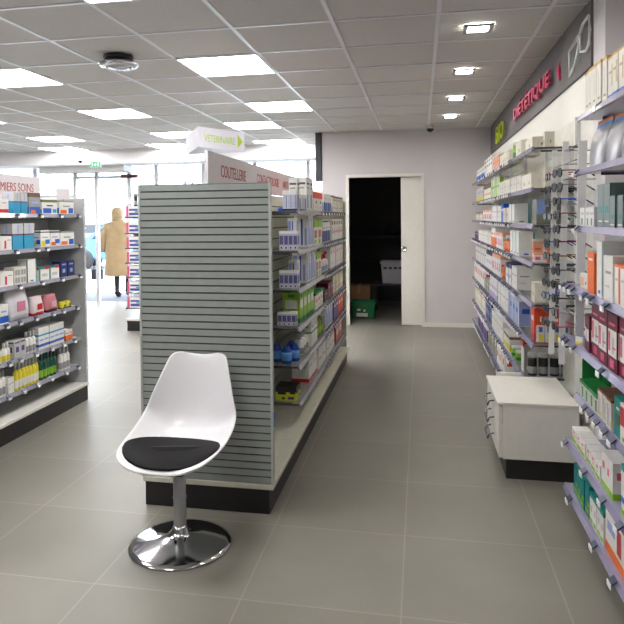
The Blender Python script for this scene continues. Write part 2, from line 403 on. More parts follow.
# ---- central gondola: x -1.37..-.71, y 3.0..6.40
random.seed(3)
G = empty('gondola', (-1.04, 3.0, 0), label='central grey slatted gondola with shelves of cartons and header board', cat='shelving unit')
def loc_(x): return x+1.04
bm = new(); box(bm, -.331, .312, .012, 3.39, 0, .125); obj('plinth', mesh(bm, 'plinth', M_dark), G)
bm = new(); box(bm, -.338, .336, -.006, 3.41, .125, .150, bev=.004); obj('base_deck', mesh(bm, 'deck', mat('deck_cream', (214,212,196), .4)), G)
bm = new(); slat_panel(bm, -.333, .325, 0, .025, .150, 1.614, .0356, 'y'); obj('end_panel', mesh(bm, 'end_panel', M_slat, M_groove), G)
bm = new(); box(bm, .3255, .335, -.002, .03, .15, 1.614); box(bm, -.343, -.3335, -.002, .03, .15, 1.614); obj('edge_trim', mesh(bm, 'edge_trim', mat('trim_grey_white', (186,190,186), .4)), G)
bm = new(); slat_panel(bm, -.02, .02, .025, 3.36, .15, 1.60, .075, 'x', .008); obj('back_panel', mesh(bm, 'back_panel', M_inner, M_groove), G)
bm = new(); box(bm, -.31, .31, 3.36, 3.38, .15, 1.6); obj('end_panel', mesh(bm, 'far_end_panel', mat('far_end_cream', (176,178,160), .5)), G)
for k, z in enumerate([1.485, 1.24, 1.0, .765, .53, .30]):
    tags = [3.85-3+1.05+.115*i + random.uniform(-.02,.02) for i in range(12)] if k else [3.85-3+.9+.16*i for i in range(9)]
    shelf(G, .85, 3.35, .30, .022, z, 1, [t for t in tags if t < 3.3], mat('price_rail_grey', (150,150,160), .25, coat=.4))
    shelf(G, .10, 3.35, -.30, -.022, z, -1, [])
hb = boxobj('header_board', (-.035, -.019, .13, 2.75, 1.612, 1.79), mat('header_white', (222,216,218), .5, noise=.02), G)
M_redtxt = mat('lettering_red', (170,60,55), .5, noise=0)
for txt, a, b, zz, hh in (('COUTELLERIE', 3.34, 3.85, 1.668, .066), ('CONTACTOLOGIE', 4.12, 4.79, 1.675, .062), ('ANTI MOUSTIQUE', 4.93, 5.62, 1.675, .058)):
    me = text_mesh(txt, .09, M_redtxt, .0006)
    w = max(v.co.x for v in me.vertices); h = max(v.co.y for v in me.vertices)
    for v in me.vertices: v.co.x *= (b-a)/w; v.co.y *= hh/h
    o = obj('lettering', me, hb, (-.0180, a-3.0, zz)); o.rotation_euler = (PI/2, 0, PI/2)

# ---- left gondola: right face x=-2.62, far end y=4.72
L = empty('gondola', (-2.95, 4.72, 0), label='left white gondola with first aid products under PREMIERS SOINS board', cat='shelving unit')
bm = new(); box(bm, -.32, .32, -3.6, -.006, 0, .118); obj('plinth', mesh(bm, 'plinth', M_dark), L)
bm = new(); box(bm, -.332, .332, -3.6, 0, .118, .142, bev=.004); obj('base_deck', mesh(bm, 'deck', M_white), L)
bm = new(); box(bm, -.325, .325, -.03, -.004, .142, 1.615, bev=.003)
bm2 = bm
obj('end_panel', mesh(bm, 'end_panel', mat('end_panel_light_grey', (188,190,190), .5)), L)
bm = new()
for k in range(9): box(bm, .326, .331, -.030, -.006, .25+.16*k, .262+.16*k)
obj('bracket_slot', mesh(bm, 'slots', M_metalw), L)
bm = new(); slat_panel(bm, -.015, .015, -3.6, -.03, .142, 1.6, .075, 'x', .006); obj('back_panel', mesh(bm, 'back_panel', mat('left_back_grey', (176,178,176), .5), mat('left_groove', (120,122,122), .6)), L)
for k, z in enumerate([1.485, 1.244, 1.005, .762, .51, .29]):
    tags = [-.13-.17*i+random.uniform(-.03,.03) for i in range(7)]
    if k < 3: tags = [-.05-.26*i for i in range(4)] if k != 1 else [-.04, -.5, -.62, -.86]
    shelf(L, -3.55, -.035, .275, .017, z, 1, tags, mat('price_rail_grey', (150,150,160), .25, coat=.4), mat('shelf_light_metal', (178,180,184), .35))
    shelf(L, -3.55, -.035, -.275, -.017, z, -1, [], None or M_rail)
hb = boxobj('header_board', (-.012, .004, -1.75, -.12, 1.60, 1.78), mat('header_white', (222,216,218), .5, noise=.02), L)
me = text_mesh('PREMIERS SOINS', .09, M_redtxt, .0006); w = max(v.co.x for v in me.vertices); h = max(v.co.y for v in me.vertices)
for v in me.vertices: v.co.x *= .52/w; v.co.y *= .062/h
o = obj('lettering', me, hb, (.0050, -.73, 1.66)); o.rotation_euler = (PI/2, 0, PI/2)
t = empty('shelf_card', (-2.78, 4.65, 1.4855), label='blank white card standing up above the left gondola top shelf', cat='card')
bm = new(); box(bm, -.06, .06, -.0015, .0015, .12, .205); o = obj('card', mesh(bm, 'card', mat('card_white', (214,206,208), .6)), t)
bm = new(); box(bm, -.006, .006, .0015, .004, 0, .18); box(bm, -.03, .03, -.02, .02, 0, .004); obj('stand', mesh(bm, 'stand', M_frame), t)

# ---- far right wall shelving: y 3.92..8.3
Fz = [1.838, 1.602, 1.388, 1.166, .927, .69, .41, .17]
Fu = empty('wall_shelving', (.9, 3.92, 0), label='long wall shelving with eight lavender shelves running to the back wall', cat='shelving unit')
bm = new()
for y in (.0, .9, 1.8, 2.7, 3.6, 4.36): box(bm, -.03, -.001, y, y+.03, .02, 2.0)
obj('upright', mesh(bm, 'uprights', M_metalw), Fu)
boxobj('back_panel', (-.012, -.0005, .03, 4.36, .1, 2.0), mat('pale_back_panel', (224,224,214), .5), Fu)
for k, z in enumerate(Fz):
    y0 = .0 if k < 6 else .36
    st = [.9, .9, .85, .8, .55, .4, .5, .6][k]
    tags = []; y = y0 + st
    while y < 4.3:
        tags.append(y); y += random.choice([.07, .09, .12, .2]) + (.0 if k > 2 else .03)
    shelf(Fu, y0, 4.38, -.255, -.013, z, -1, tags[:30] if k > 2 else tags[:16], ts=1.2)

# ---- near right wall shelving: y 1.3..3.2
Nz = [1.882, 1.642, 1.39, 1.112, .852, .62, .362, .128]
Ny = [3.10, 3.12, 3.12, 3.33, 3.35, 3.14, 3.29, 3.32]
Nu = empty('wall_shelving', (1.08, 1.3, 0), label='near right shelving with lavender shelves sloping out of the photo edge', cat='shelving unit')
bm = new()
for y in (.1, 1.0, 1.84): box(bm, -.03, -.001, y, y+.03, .02, 2.2)
obj('upright', mesh(bm, 'uprights', M_metalw), Nu)
ntags = [[2.72],[3.08, 1.9],[3.08],[3.29,3.20,3.10,2.88,2.77,2.56],[3.30,3.22,3.07,2.62],[2.93,2.83,2.73,2.62,2.52],[3.24,2.88,2.60,2.39],[3.15,2.72,2.46]]
for k, z in enumerate(Nz):
    xl = -.372 if k not in (3,4,6,7) else -.385
    shelf(Nu, 0, Ny[k]-1.3, xl, -.001, z, -1, [t-1.3 for t in ntags[k]], M_rail, M_rail, 1.2)
ITEMS=[
('C', 0, 4.127, 4.297, 1, 0.108, 0.1, 'wbluecart', 'white carton with blue edges standing at the near end'),
('C', 0, 4.316, 4.567, 2, 0.231, 0.08, 'wtext', 'tall white carton with dark lettering'),
('C', 0, 4.611, 5.027, 2, 0.146, 0.1, 'orangetop', 'white carton with bright orange top'),
('C', 0, 5.08, 5.521, 2, 0.149, 0.1, 'bluebase', 'white carton with blue and black base'),
('C', 0, 5.586, 6.335, 6, 0.149, 0.09, 'creambrown', 'narrow cream carton with brown top'),
('C', 1, 4.363, 4.575, 2, 0.221, 0.1, 'wblue', 'tall white carton striped with pale blue'),
('C', 1, 4.62, 4.986, 2, 0.18, 0.1, 'greenyel', 'white carton with lime green top and amber picture'),
('C', 1, 5.039, 5.474, 3, 0.162, 0.1, 'blackblue', 'carton half black and half blue'),
('C', 1, 5.538, 6.335, 6, 0.184, 0.09, 'wbrown', 'white carton with brown top and grey side'),
('C', 2, 4.29, 4.652, 2, 0.205, 0.1, 'wblue', 'tall white carton striped with pale blue'),
('C', 2, 4.699, 4.92, 2, 0.182, 0.1, 'greenyel', 'slim carton with lime green top and amber picture'),
('C', 2, 4.946, 5.367, 3, 0.138, 0.05, 'b_redcap', 'white bottle with red cap'),
('C', 2, 5.46, 6.335, 5, 0.184, 0.09, 'wpink', 'tall white carton with pink mark'),
('C', 3, 4.035, 4.549, 4, 0.203, 0.11, 'limecart', 'tall lime green carton'),
('C', 3, 4.616, 5.011, 3, 0.122, 0.1, 'worange', 'white carton with orange circle and green top'),
('C', 3, 5.065, 5.263, 1, 0.086, 0.1, 'black', 'slim black carton'),
('C', 3, 5.292, 5.573, 2, 0.126, 0.1, 'maroon', 'slim maroon carton'),
('C', 3, 5.64, 6.335, 5, 0.153, 0.09, 'creampink', 'cream carton with faint yellow print'),
('C', 4, 4.131, 4.406, 3, 0.144, 0.05, 'b_white', 'white bottle with white cap'),
('C', 4, 4.449, 4.719, 2, 0.185, 0.1, 'wgreenthin', 'white carton with thin green stripe'),
('C', 4, 4.767, 5.078, 3, 0.18, 0.05, 'b_green', 'olive green bottle with pale cap'),
('C', 4, 5.134, 5.558, 3, 0.19, 0.09, 'wblue', 'white carton with blue panel'),
('C', 4, 5.625, 5.943, 2, 0.158, 0.09, 'purple', 'slim violet carton'),
('C', 4, 5.981, 6.335, 2, 0.159, 0.09, 'redor', 'red orange carton'),
('C', 5, 4.352, 4.706, 2, 0.174, 0.12, 'flatwred', 'white carton with red base'),
('C', 5, 4.754, 5.12, 2, 0.155, 0.12, 'flatwhite', 'plain white carton'),
('C', 5, 5.176, 5.678, 3, 0.127, 0.12, 'flatwhite', 'small white carton'),
('C', 5, 5.783, 6.242, 2, 0.193, 0.09, 'red', 'bright red carton'),
('L', 0, 3.728, 3.816, 1, 0.101, 0.1, 'wredbase', 'white carton with red base'),
('L', 0, 3.88, 4.026, 2, 0.145, 0.09, 'teal', 'turquoise pack with clear top'),
('L', 0, 4.044, 4.182, 1, 0.151, 0.09, 'photo', 'dark topped carton with blue and orange base'),
('L', 0, 4.207, 4.403, 1, 0.107, 0.09, 'wgreentop', 'white carton with green top and blue picture'),
('L', 0, 4.423, 4.63, 1, 0.105, 0.09, 'wbluepic', 'white carton with grey top and blue picture'),
('L', 1, 3.721, 3.84, 1, 0.095, 0.1, 'wredbar', 'white carton with red bar'),
('L', 1, 3.856, 4.101, 2, 0.178, 0.09, 'teal', 'turquoise pack with clear top'),
('L', 1, 4.174, 4.295, 1, 0.124, 0.07, 'wyelpic', 'white carton with yellow and blue corner'),
('L', 1, 4.301, 4.429, 1, 0.122, 0.07, 'worapic', 'white carton with orange and blue corner'),
('L', 1, 4.436, 4.637, 1, 0.111, 0.07, 'wbluepic', 'white carton with grey top and blue picture'),
('L', 2, 3.713, 3.848, 1, 0.101, 0.1, 'wredbar', 'white carton with red bar'),
('L', 2, 3.865, 3.999, 2, 0.121, 0.08, 'grid', 'white carton with four grey squares'),
('L', 2, 4.016, 4.123, 1, 0.165, 0.08, 'tallwhite', 'tall white carton with teal edge'),
('L', 2, 4.141, 4.414, 2, 0.1, 0.07, 'tealred', 'white and teal carton with red corner'),
('L', 2, 4.434, 4.629, 2, 0.122, 0.07, 'navycart', 'dark blue carton with white diamond'),
('L', 3, 3.705, 3.793, 1, 0.13, 0.1, 'wbluebase', 'white pack with blue base'),
('L', 3, 3.814, 4.061, 1, 0.208, 0.1, 'clearbag', 'clear bag of white pads with pink mark'),
('L', 3, 4.085, 4.233, 1, 0.135, 0.08, 'softred', 'white soft pack with red ends'),
('L', 3, 4.259, 4.419, 1, 0.128, 0.08, 'softpink', 'pink soft pack with dark red side'),
('L', 3, 4.44, 4.605, 2, 0.053, 0.05, 'softyel', 'small yellow and black sachet'),
('L', 4, 3.697, 3.827, 3, 0.123, 0.05, 'b_yelbase', 'white bottle with yellow base'),
('L', 4, 3.848, 3.982, 2, 0.12, 0.07, 'greyjar', 'pale grey carton with dark emblem'),
('L', 4, 3.988, 4.113, 3, 0.156, 0.05, 'b_white', 'white spray bottle with white cap'),
('L', 4, 4.131, 4.467, 5, 0.159, 0.08, 'wbluestripe', 'white carton with two blue stripes'),
('L', 4, 4.488, 4.582, 2, 0.083, 0.06, 'orangecart', 'orange and white carton'),
('L', 5, 3.69, 3.767, 2, 0.175, 0.05, 'b_white', 'white bottle with grey emblem'),
('L', 5, 3.777, 3.841, 2, 0.108, 0.05, 'w', 'small plain white carton'),
('L', 5, 3.863, 4.142, 7, 0.188, 0.05, 'b_yellow', 'yellow and white bottle with white cap'),
('L', 5, 4.155, 4.362, 5, 0.196, 0.05, 'b_dgreen', 'dark green tube with lime base'),
('L', 5, 4.417, 4.56, 3, 0.177, 0.05, 'b_white', 'white bottle with grey cap'),
('F', 0, 4.031, 4.275, 1, 0.073, 0.09, 'cream', 'plain cream carton at the near end'),
('F', 0, 4.441, 4.693, 1, 0.103, 0.12, 'cream', 'wider cream carton behind the first'),
('F', 0, 4.717, 4.976, 1, 0.136, 0.07, 'b_limetub', 'lime green tub with white lid'),
('F', 0, 5.031, 5.626, 4, 0.098, 0.09, 'cream', 'cream carton with faint green print'),
('F', 0, 5.662, 6.125, 3, 0.137, 0.09, 'peach', 'peach coloured carton'),
('F', 0, 6.167, 6.878, 4, 0.168, 0.08, 'wnavydots', 'white pack with two navy dots'),
('F', 0, 6.931, 7.848, 5, 0.127, 0.08, 'whiteblue', 'small white carton with blue base'),
('F', 1, 4.05, 4.444, 2, 0.097, 0.12, 'cream', 'plain cream carton at the near end'),
('F', 1, 4.487, 5.631, 7, 0.113, 0.1, 'cream2', 'off white carton with grey line'),
('F', 1, 5.666, 6.302, 5, 0.172, 0.08, 'limestripe', 'slim white and lime carton'),
('F', 1, 6.347, 6.992, 4, 0.156, 0.08, 'brownw', 'white carton with brown top'),
('F', 1, 7.048, 7.926, 5, 0.151, 0.08, 'yelbase', 'grey carton with yellow base'),
('F', 2, 4.723, 5.037, 2, 0.139, 0.1, 'tallwhite', 'tall white carton with teal edge'),
('F', 2, 5.066, 5.366, 2, 0.115, 0.1, 'cream2', 'off white carton with grey line'),
('F', 2, 5.399, 5.545, 1, 0.152, 0.1, 'blue', 'slim bright blue carton'),
('F', 2, 5.565, 6.22, 5, 0.139, 0.08, 'w', 'plain white carton'),
('F', 2, 6.264, 7.11, 6, 0.114, 0.08, 'pinkw', 'pale pink and white carton'),
('F', 2, 7.167, 8.006, 5, 0.091, 0.08, 'creambrown', 'cream carton with brown top'),
('F', 3, 4.536, 4.985, 3, 0.168, 0.1, 'tallwhite', 'tall white carton with teal edge'),
('F', 3, 5.013, 5.402, 3, 0.12, 0.045, 'b_orange', 'amber bottle with white cap'),
('F', 3, 5.435, 5.898, 3, 0.132, 0.08, 'pinkw', 'pale pink and white carton'),
('F', 3, 5.937, 6.313, 2, 0.163, 0.08, 'orangecart', 'orange and white carton'),
('F', 3, 6.358, 7.603, 8, 0.118, 0.08, 'w', 'plain white carton'),
('F', 3, 7.668, 8.161, 2, 0.086, 0.08, 'purple', 'dark violet carton'),
('F', 4, 4.631, 4.934, 2, 0.15, 0.1, 'w', 'plain white carton'),
('F', 4, 4.961, 5.219, 2, 0.154, 0.08, 'navytop', 'white carton with navy top'),
('F', 4, 5.249, 5.574, 2, 0.141, 0.045, 'b_orange', 'amber bottle with white cap'),
('F', 4, 5.608, 6.231, 5, 0.174, 0.08, 'pinkw', 'pale pink and white carton'),
('F', 4, 6.274, 6.747, 3, 0.171, 0.08, 'navytop', 'white carton with navy top'),
('F', 4, 6.799, 8.023, 6, 0.163, 0.08, 'wgrey', 'white and grey carton'),
('F', 5, 4.541, 5.047, 3, 0.171, 0.1, 'bluewhite', 'pale blue carton with white side'),
('F', 5, 5.104, 5.756, 4, 0.167, 0.09, 'w', 'plain white carton'),
('F', 5, 5.831, 6.415, 4, 0.161, 0.08, 'lilac', 'lilac and white carton'),
('F', 5, 6.461, 6.911, 3, 0.116, 0.08, 'greenish', 'grey carton with green side'),
('F', 5, 6.965, 8.179, 6, 0.203, 0.08, 'redsmall', 'white carton with red mark'),
('F', 6, 4.685, 4.995, 2, 0.074, 0.06, 'b_limetub', 'green tub with white lid'),
('F', 6, 5.023, 5.351, 3, 0.132, 0.08, 'brownyel', 'white carton with brown and yellow base'),
('F', 6, 5.415, 6.243, 6, 0.167, 0.08, 'w', 'plain white carton'),
('F', 6, 6.287, 6.813, 4, 0.206, 0.08, 'navycart', 'dark navy carton'),
('F', 6, 6.866, 8.042, 6, 0.201, 0.08, 'creambrown', 'cream carton with brown top'),
('F', 7, 5.355, 5.842, 3, 0.151, 0.08, 'redsmall', 'white carton with red mark'),
('F', 7, 5.919, 6.618, 4, 0.209, 0.08, 'greenish', 'grey carton with green side'),
('F', 7, 6.667, 7.77, 6, 0.216, 0.08, 'purplew', 'violet and white carton'),
('N', 0, 2.688, 3.023, 5, 0.179, 0.05, 'goldslim', 'slim white carton with gold top'),
('N', 0, 2.385, 2.667, 4, 0.159, 0.07, 'goldblue', 'white carton with gold top and blue foot'),
('N', 1, 2.757, 2.995, 1, 0.201, 0.09, 'pouchorange', 'grey gusseted pouch with orange and blue band'),
('N', 1, 2.537, 2.743, 1, 0.189, 0.09, 'pouchorange', 'grey gusseted pouch with orange and blue band, behind the first'),
('N', 1, 2.341, 2.525, 1, 0.152, 0.09, 'pouchblue', 'white gusseted pouch with bright blue band'),
('N', 2, 2.846, 3.084, 3, 0.085, 0.06, 'smallgreen', 'small white carton with green mark'),
('N', 2, 2.637, 2.823, 2, 0.175, 0.1, 'darkgreensilver', 'tall dark green carton with silver front'),
('N', 2, 2.482, 2.624, 2, 0.124, 0.08, 'darkgreensilver2', 'shorter dark green carton with silver front'),
('N', 2, 2.36, 2.47, 1, 0.101, 0.1, 'dgreen', 'plain dark green carton'),
('N', 3, 3.011, 3.102, 1, 0.141, 0.06, 'wredline', 'slim white carton with red line'),
('N', 3, 2.861, 2.967, 1, 0.171, 0.05, 'orange', 'plain orange carton'),
('N', 3, 2.725, 2.814, 1, 0.224, 0.1, 'tallwhite', 'tall white carton with pale green edge'),
('N', 3, 2.59, 2.711, 1, 0.173, 0.09, 'w', 'plain white carton'),
('N', 3, 2.411, 2.577, 2, 0.147, 0.08, 'orangestrip', 'white carton with orange strip'),
('N', 4, 2.924, 3.028, 2, 0.157, 0.05, 'maroonsmall', 'small maroon and white carton'),
('N', 4, 2.274, 2.908, 5, 0.217, 0.06, 'maroonwhite', 'maroon carton with white panel and pink figure'),
('N', 5, 2.811, 3.109, 4, 0.079, 0.08, 'greencart', 'green topped white carton'),
('N', 5, 2.599, 2.804, 3, 0.118, 0.08, 'wgreylines', 'white carton with grey lines and brown top'),
('N', 5, 2.499, 2.586, 1, 0.144, 0.08, 'tealcart', 'tall teal carton'),
('N', 5, 2.353, 2.487, 1, 0.146, 0.08, 'redcart', 'red and white carton'),
('N', 6, 2.75, 3.258, 6, 0.069, 0.07, 'pinklime', 'white carton with pink dots and lime foot'),
('N', 6, 2.585, 2.743, 1, 0.141, 0.12, 'wlime', 'wide white carton with lime foot'),
('N', 6, 2.351, 2.486, 1, 0.182, 0.09, 'tealcap', 'white carton with teal top and blue band'),
('N', 7, 2.938, 3.226, 4, 0.14, 0.07, 'tealstack', 'teal carton with green leaf print'),
('N', 7, 2.705, 2.921, 4, 0.13, 0.07, 'tealtop', 'white carton with teal top'),
('N', 7, 2.437, 2.691, 1, 0.187, 0.1, 'orangepack', 'wide white pack with orange foot'),
]

# ------------------------------------------------------------------ merchandise
# style: body colour, bands (z0,z1,colour) round the carton, patches (u0,u1,v0,v1,colour) on the faces
S = {
 'wbluecart': ('white', [(0,.12,'navy')], [(.08,.2,.15,.8,'pblue'),(.3,.42,.15,.8,'pblue'),(.52,.64,.15,.8,'pblue'),(.76,.9,.15,.8,'navy')]),
 'trayblue': ('lilac2', [(.86,1,'white')], [(.1,.9,.3,.75,'navy2'),(.1,.9,.05,.22,'white'),(.3,.7,.08,.18,'navy')]),
 'petbox': ('lime2', [(.62,1,'black')], [(.1,.5,.45,.75,'black'),(.6,.9,.1,.3,'purple'),(.3,.45,.1,.25,'black'),(.7,.95,.5,.7,'black')]),
 'wtext': ('white', [], [(.1,.9,.80,.86,'dgrey'),(.15,.8,.68,.72,'grey'),(.1,.3,.1,.5,'pblue'),(.4,.5,.1,.5,'navy')]),
 'orangetop': ('white', [(.68,1,'redor')], [(.4,.6,.42,.56,'dgrey'),(.3,.7,.2,.24,'lgrey')]),
 'bluebase': ('white', [], [(.3,.97,.05,.52,'blue'),(.03,.28,.05,.55,'black'),(.2,.8,.7,.76,'lgrey')]),
 'creambrown': ('cream', [(.88,1,'brown')], [(.3,.7,.7,.8,'olive'),(.2,.8,.25,.3,'grey')]),
 'wblue': ('white', [], [(.05,.35,.06,.9,'pblue'),(.5,.62,.06,.9,'blue'),(.75,.9,.06,.6,'pblue')]),
 'greenyel': ('white', [(.72,1,'lime')], [(.1,.7,.28,.6,'amber'),(.1,.6,.04,.22,'lime')]),
 'blackblue': ('white', [], [(.03,.45,.03,.58,'black'),(.48,.97,.03,.58,'blue'),(.2,.8,.7,.75,'grey')]),
 'wbrown': ('white', [], [(.1,.6,.74,.92,'brown'),(.1,.3,.3,.6,'grey'),(.5,.8,.35,.45,'redor')]),
 'wpink': ('white', [], [(.35,.65,.68,.82,'pink'),(.2,.8,.2,.24,'lgrey')]),
 'limecart': ('lime', [(0,.14,'green')], [(.15,.85,.45,.72,'white'),(.3,.7,.8,.9,'green')]),
 'worange': ('white', [(.84,1,'green')], [(.25,.75,.4,.62,'orange'),(.2,.8,.15,.2,'lime')]),
 'black': ('black', [], [(.2,.8,.6,.7,'grey')]),
 'maroon': ('maroon', [], [(.2,.8,.62,.78,'pink')]),
 'creampink': ('cream', [], [(.2,.8,.5,.66,'yellow'),(.3,.6,.2,.3,'pink')]),
 'wgreenthin': ('white', [(.5,.56,'green')], [(.2,.8,.7,.8,'lime')]),
 'purple': ('purple', [], [(.2,.8,.7,.8,'white')]),
 'redor': ('redor', [(0,.2,'red')], [(.2,.8,.6,.75,'white')]),
 'red': ('red', [], [(.2,.8,.3,.6,'white')]),
 'flatwred': ('white', [(0,.14,'red')], [(.2,.8,.55,.65,'lgrey')]),
 'flatwhite': ('white', [], [(.2,.7,.4,.5,'grey')]),
 'wredbase': ('white', [(.1,.32,'red')], [(.25,.75,.7,.76,'grey')]),
 'teal': ('cyan', [(.55,.60,'maroon'),(.60,1,'lgrey')], [(.45,.6,.62,.95,'pblue')]),
 'photo': ('grey', [(.80,1,'brown')], [(.05,.95,.04,.34,'blue'),(.15,.6,.06,.2,'orange'),(.2,.8,.5,.6,'pblue')]),
 'wgreentop': ('white', [(.82,1,'olive')], [(.05,.6,.08,.42,'blue'),(.7,.95,.1,.36,'cyan'),(.3,.7,.55,.64,'navy')]),
 'wbluepic': ('white', [(.9,1,'grey')], [(.62,.95,.08,.46,'blue'),(.06,.5,.08,.32,'orange'),(.25,.7,.55,.64,'grey')]),
 'wredbar': ('white', [], [(.35,.5,.15,.7,'red'),(.6,.9,.7,.76,'grey')]),
 'wyelpic': ('white', [(.86,.93,'dgrey')], [(.1,.5,.08,.4,'yellow'),(.5,.95,.2,.46,'blue'),(.2,.8,.55,.63,'pblue')]),
 'worapic': ('white', [(.84,.95,'dgrey')], [(.1,.55,.08,.3,'orange'),(.5,.95,.2,.46,'blue'),(.2,.8,.55,.63,'pblue')]),
 'grid': ('offw', [], [(.1,.45,.12,.42,'grey'),(.55,.9,.12,.42,'grey'),(.1,.45,.55,.85,'grey'),(.55,.9,.55,.85,'grey')]),
 'tallwhite': ('white', [], [(.88,.99,.02,.98,'teal'),(.3,.6,.06,.12,'blue')]),
 'tealred': ('white', [(.84,1,'teal')], [(.6,.98,.80,1.0,'red'),(.0,.14,.0,1,'teal'),(.3,.8,.3,.5,'lgrey')]),
 'navycart': ('navy', [], [(.3,.7,.28,.52,'pblue'),(.2,.8,.74,.84,'pblue')]),
 'wbluebase': ('white', [(.08,.42,'blue')], [(.2,.8,.6,.7,'pblue')]),
 'greyjar': ('lgrey', [], [(.25,.75,.35,.65,'purple'),(.1,.9,.85,.93,'dgrey')]),
 'wbluestripe': ('white', [(.14,.26,'blue'),(.62,.70,'cyan')], [(.1,.9,.40,.48,'pblue')]),
 'orangecart': ('white', [(.0,.5,'orange')], [(.2,.8,.65,.75,'orange')]),
 'w': ('white', [], [(.2,.8,.6,.66,'grey'),(.2,.6,.3,.34,'lgrey')]),
 'cream': ('cream', [], [(.3,.42,.25,.7,'offw'),(.55,.65,.3,.5,'olive')]),
 'cream2': ('offw', [(.94,1,'cream')], [(.45,.55,.2,.8,'lgrey'),(.2,.4,.5,.6,'grey')]),
 'peach': ('peach', [(.9,1,'white')], [(.2,.8,.5,.6,'orange')]),
 'wnavydots': ('white', [], [(.3,.7,.78,.9,'navy'),(.3,.7,.5,.64,'navy')]),
 'whiteblue': ('white', [(.1,.45,'blue')], [(.2,.8,.7,.8,'grey')]),
 'limestripe': ('white', [], [(.05,.45,.02,.98,'lime'),(.6,.9,.5,.6,'green')]),
 'brownw': ('white', [(.7,1,'brown')], [(.2,.8,.3,.4,'orange')]),
 'yelbase': ('lgrey', [(.05,.3,'yellow')], [(.2,.8,.6,.7,'grey')]),
 'blue': ('blue', [], [(.2,.8,.6,.7,'white')]),
 'pinkw': ('white', [(.82,1,'peach')], [(.1,.5,.2,.6,'pink'),(.6,.9,.3,.35,'grey')]),
 'navytop': ('white', [(.78,1,'navy')], [(.2,.8,.3,.5,'pblue')]),
 'wgrey': ('white', [], [(.05,.45,.05,.95,'lgrey'),(.55,.9,.6,.7,'dgrey')]),
 'bluewhite': ('white', [], [(.0,.8,.02,.98,'pblue'),(.2,.7,.5,.7,'blue')]),
 'lilac': ('white', [(.0,.3,'lilac')], [(.2,.8,.5,.7,'lilac')]),
 'greenish': ('grey', [], [(.05,.4,.1,.9,'olive'),(.5,.9,.5,.6,'white')]),
 'redsmall': ('white', [], [(.25,.75,.4,.7,'red')]),
 'brownyel': ('white', [(.1,.4,'yellow'),(.75,.9,'brown')], []),
 'purplew': ('white', [(.0,.55,'purple')], [(.2,.8,.7,.8,'grey')]),
 'goldslim': ('offw', [(.93,1,'gold')], [(.3,.7,.15,.2,'olive'),(.46,.54,.3,.8,'lgrey')]),
 'goldblue': ('offw', [(.95,1,'gold'),(.0,.1,'blue')], [(.2,.8,.6,.66,'grey'),(.7,.8,.3,.8,'gold')]),
 'smallgreen': ('white', [], [(.2,.8,.62,.76,'lgrey'),(.35,.6,.1,.45,'teal')]),
 'darkgreensilver': ('dgreen', [], [(.04,.96,.0,.99,'silver'),(.2,.8,.34,.5,'teal'),(.2,.8,.14,.17,'white')]),
 'darkgreensilver2': ('dgreen', [], [(.04,.96,.0,.98,'silver'),(.25,.75,.3,.42,'teal'),(.1,.9,.1,.14,'white')]),
 'dgreen': ('dgreen', [], [(.2,.8,.7,.8,'teal')]),
 'wredline': ('white', [], [(.6,.72,.05,.95,'red')]),
 'orange': ('orange', [], [(.2,.8,.8,.86,'white')]),
 'orangestrip': ('white', [(.94,1,'orange')], [(.62,.86,.02,.93,'orange'),(.15,.5,.6,.66,'lgrey')]),
 'maroonsmall': ('maroon', [], [(.15,.85,.3,.62,'white')]),
 'maroonwhite': ('maroon', [], [(.06,.94,.26,.72,'white'),(.1,.3,.34,.66,'pink'),(.12,.26,.56,.68,'red'),(.5,.7,.32,.6,'lgrey'),(.55,.85,.4,.44,'pink'),(.3,.7,.06,.2,'pink'),(.2,.8,.8,.84,'pink')]),
 'greencart': ('offw', [(.80,1,'green')], [(.08,.5,.05,.75,'lgrey'),(.6,.9,.1,.7,'green')]),
 'wgreylines': ('offw', [(.92,1,'brown')], [(.2,.3,.1,.8,'grey'),(.45,.6,.1,.7,'lilac'),(.7,.9,.12,.3,'yellow')]),
 'tealcart': ('teal', [], [(.25,.75,.3,.6,'dgreen'),(.3,.7,.7,.76,'white')]),
 'redcart': ('white', [(.45,.92,'red')], [(.2,.8,.1,.2,'lime')]),
 'pinklime': ('white', [], [(.3,.6,.66,.8,'pink'),(.35,.6,.42,.55,'peach'),(.1,.9,.05,.3,'lime')]),
 'wlime': ('white', [(.0,.18,'lime')], [(.12,.28,.55,.75,'pink'),(.55,.68,.5,.7,'pink')]),
 'tealcap': ('white', [(.88,1,'teal'),(.25,.36,'blue'),(0,.12,'lime')], []),
 'tealstack': ('teal', [(.49,.51,'dgreen')], [(.1,.9,.08,.22,'lime'),(.2,.5,.6,.8,'cyan'),(.6,.9,.3,.44,'lime')]),
 'tealtop': ('white', [(.86,1,'teal')], [(.3,.7,.4,.6,'lgrey'),(.2,.8,.05,.18,'lime')]),
 'orangepack': ('white', [(.0,.22,'orange')], [(.1,.5,.5,.7,'pblue'),(.6,.8,.3,.8,'red')]),
}
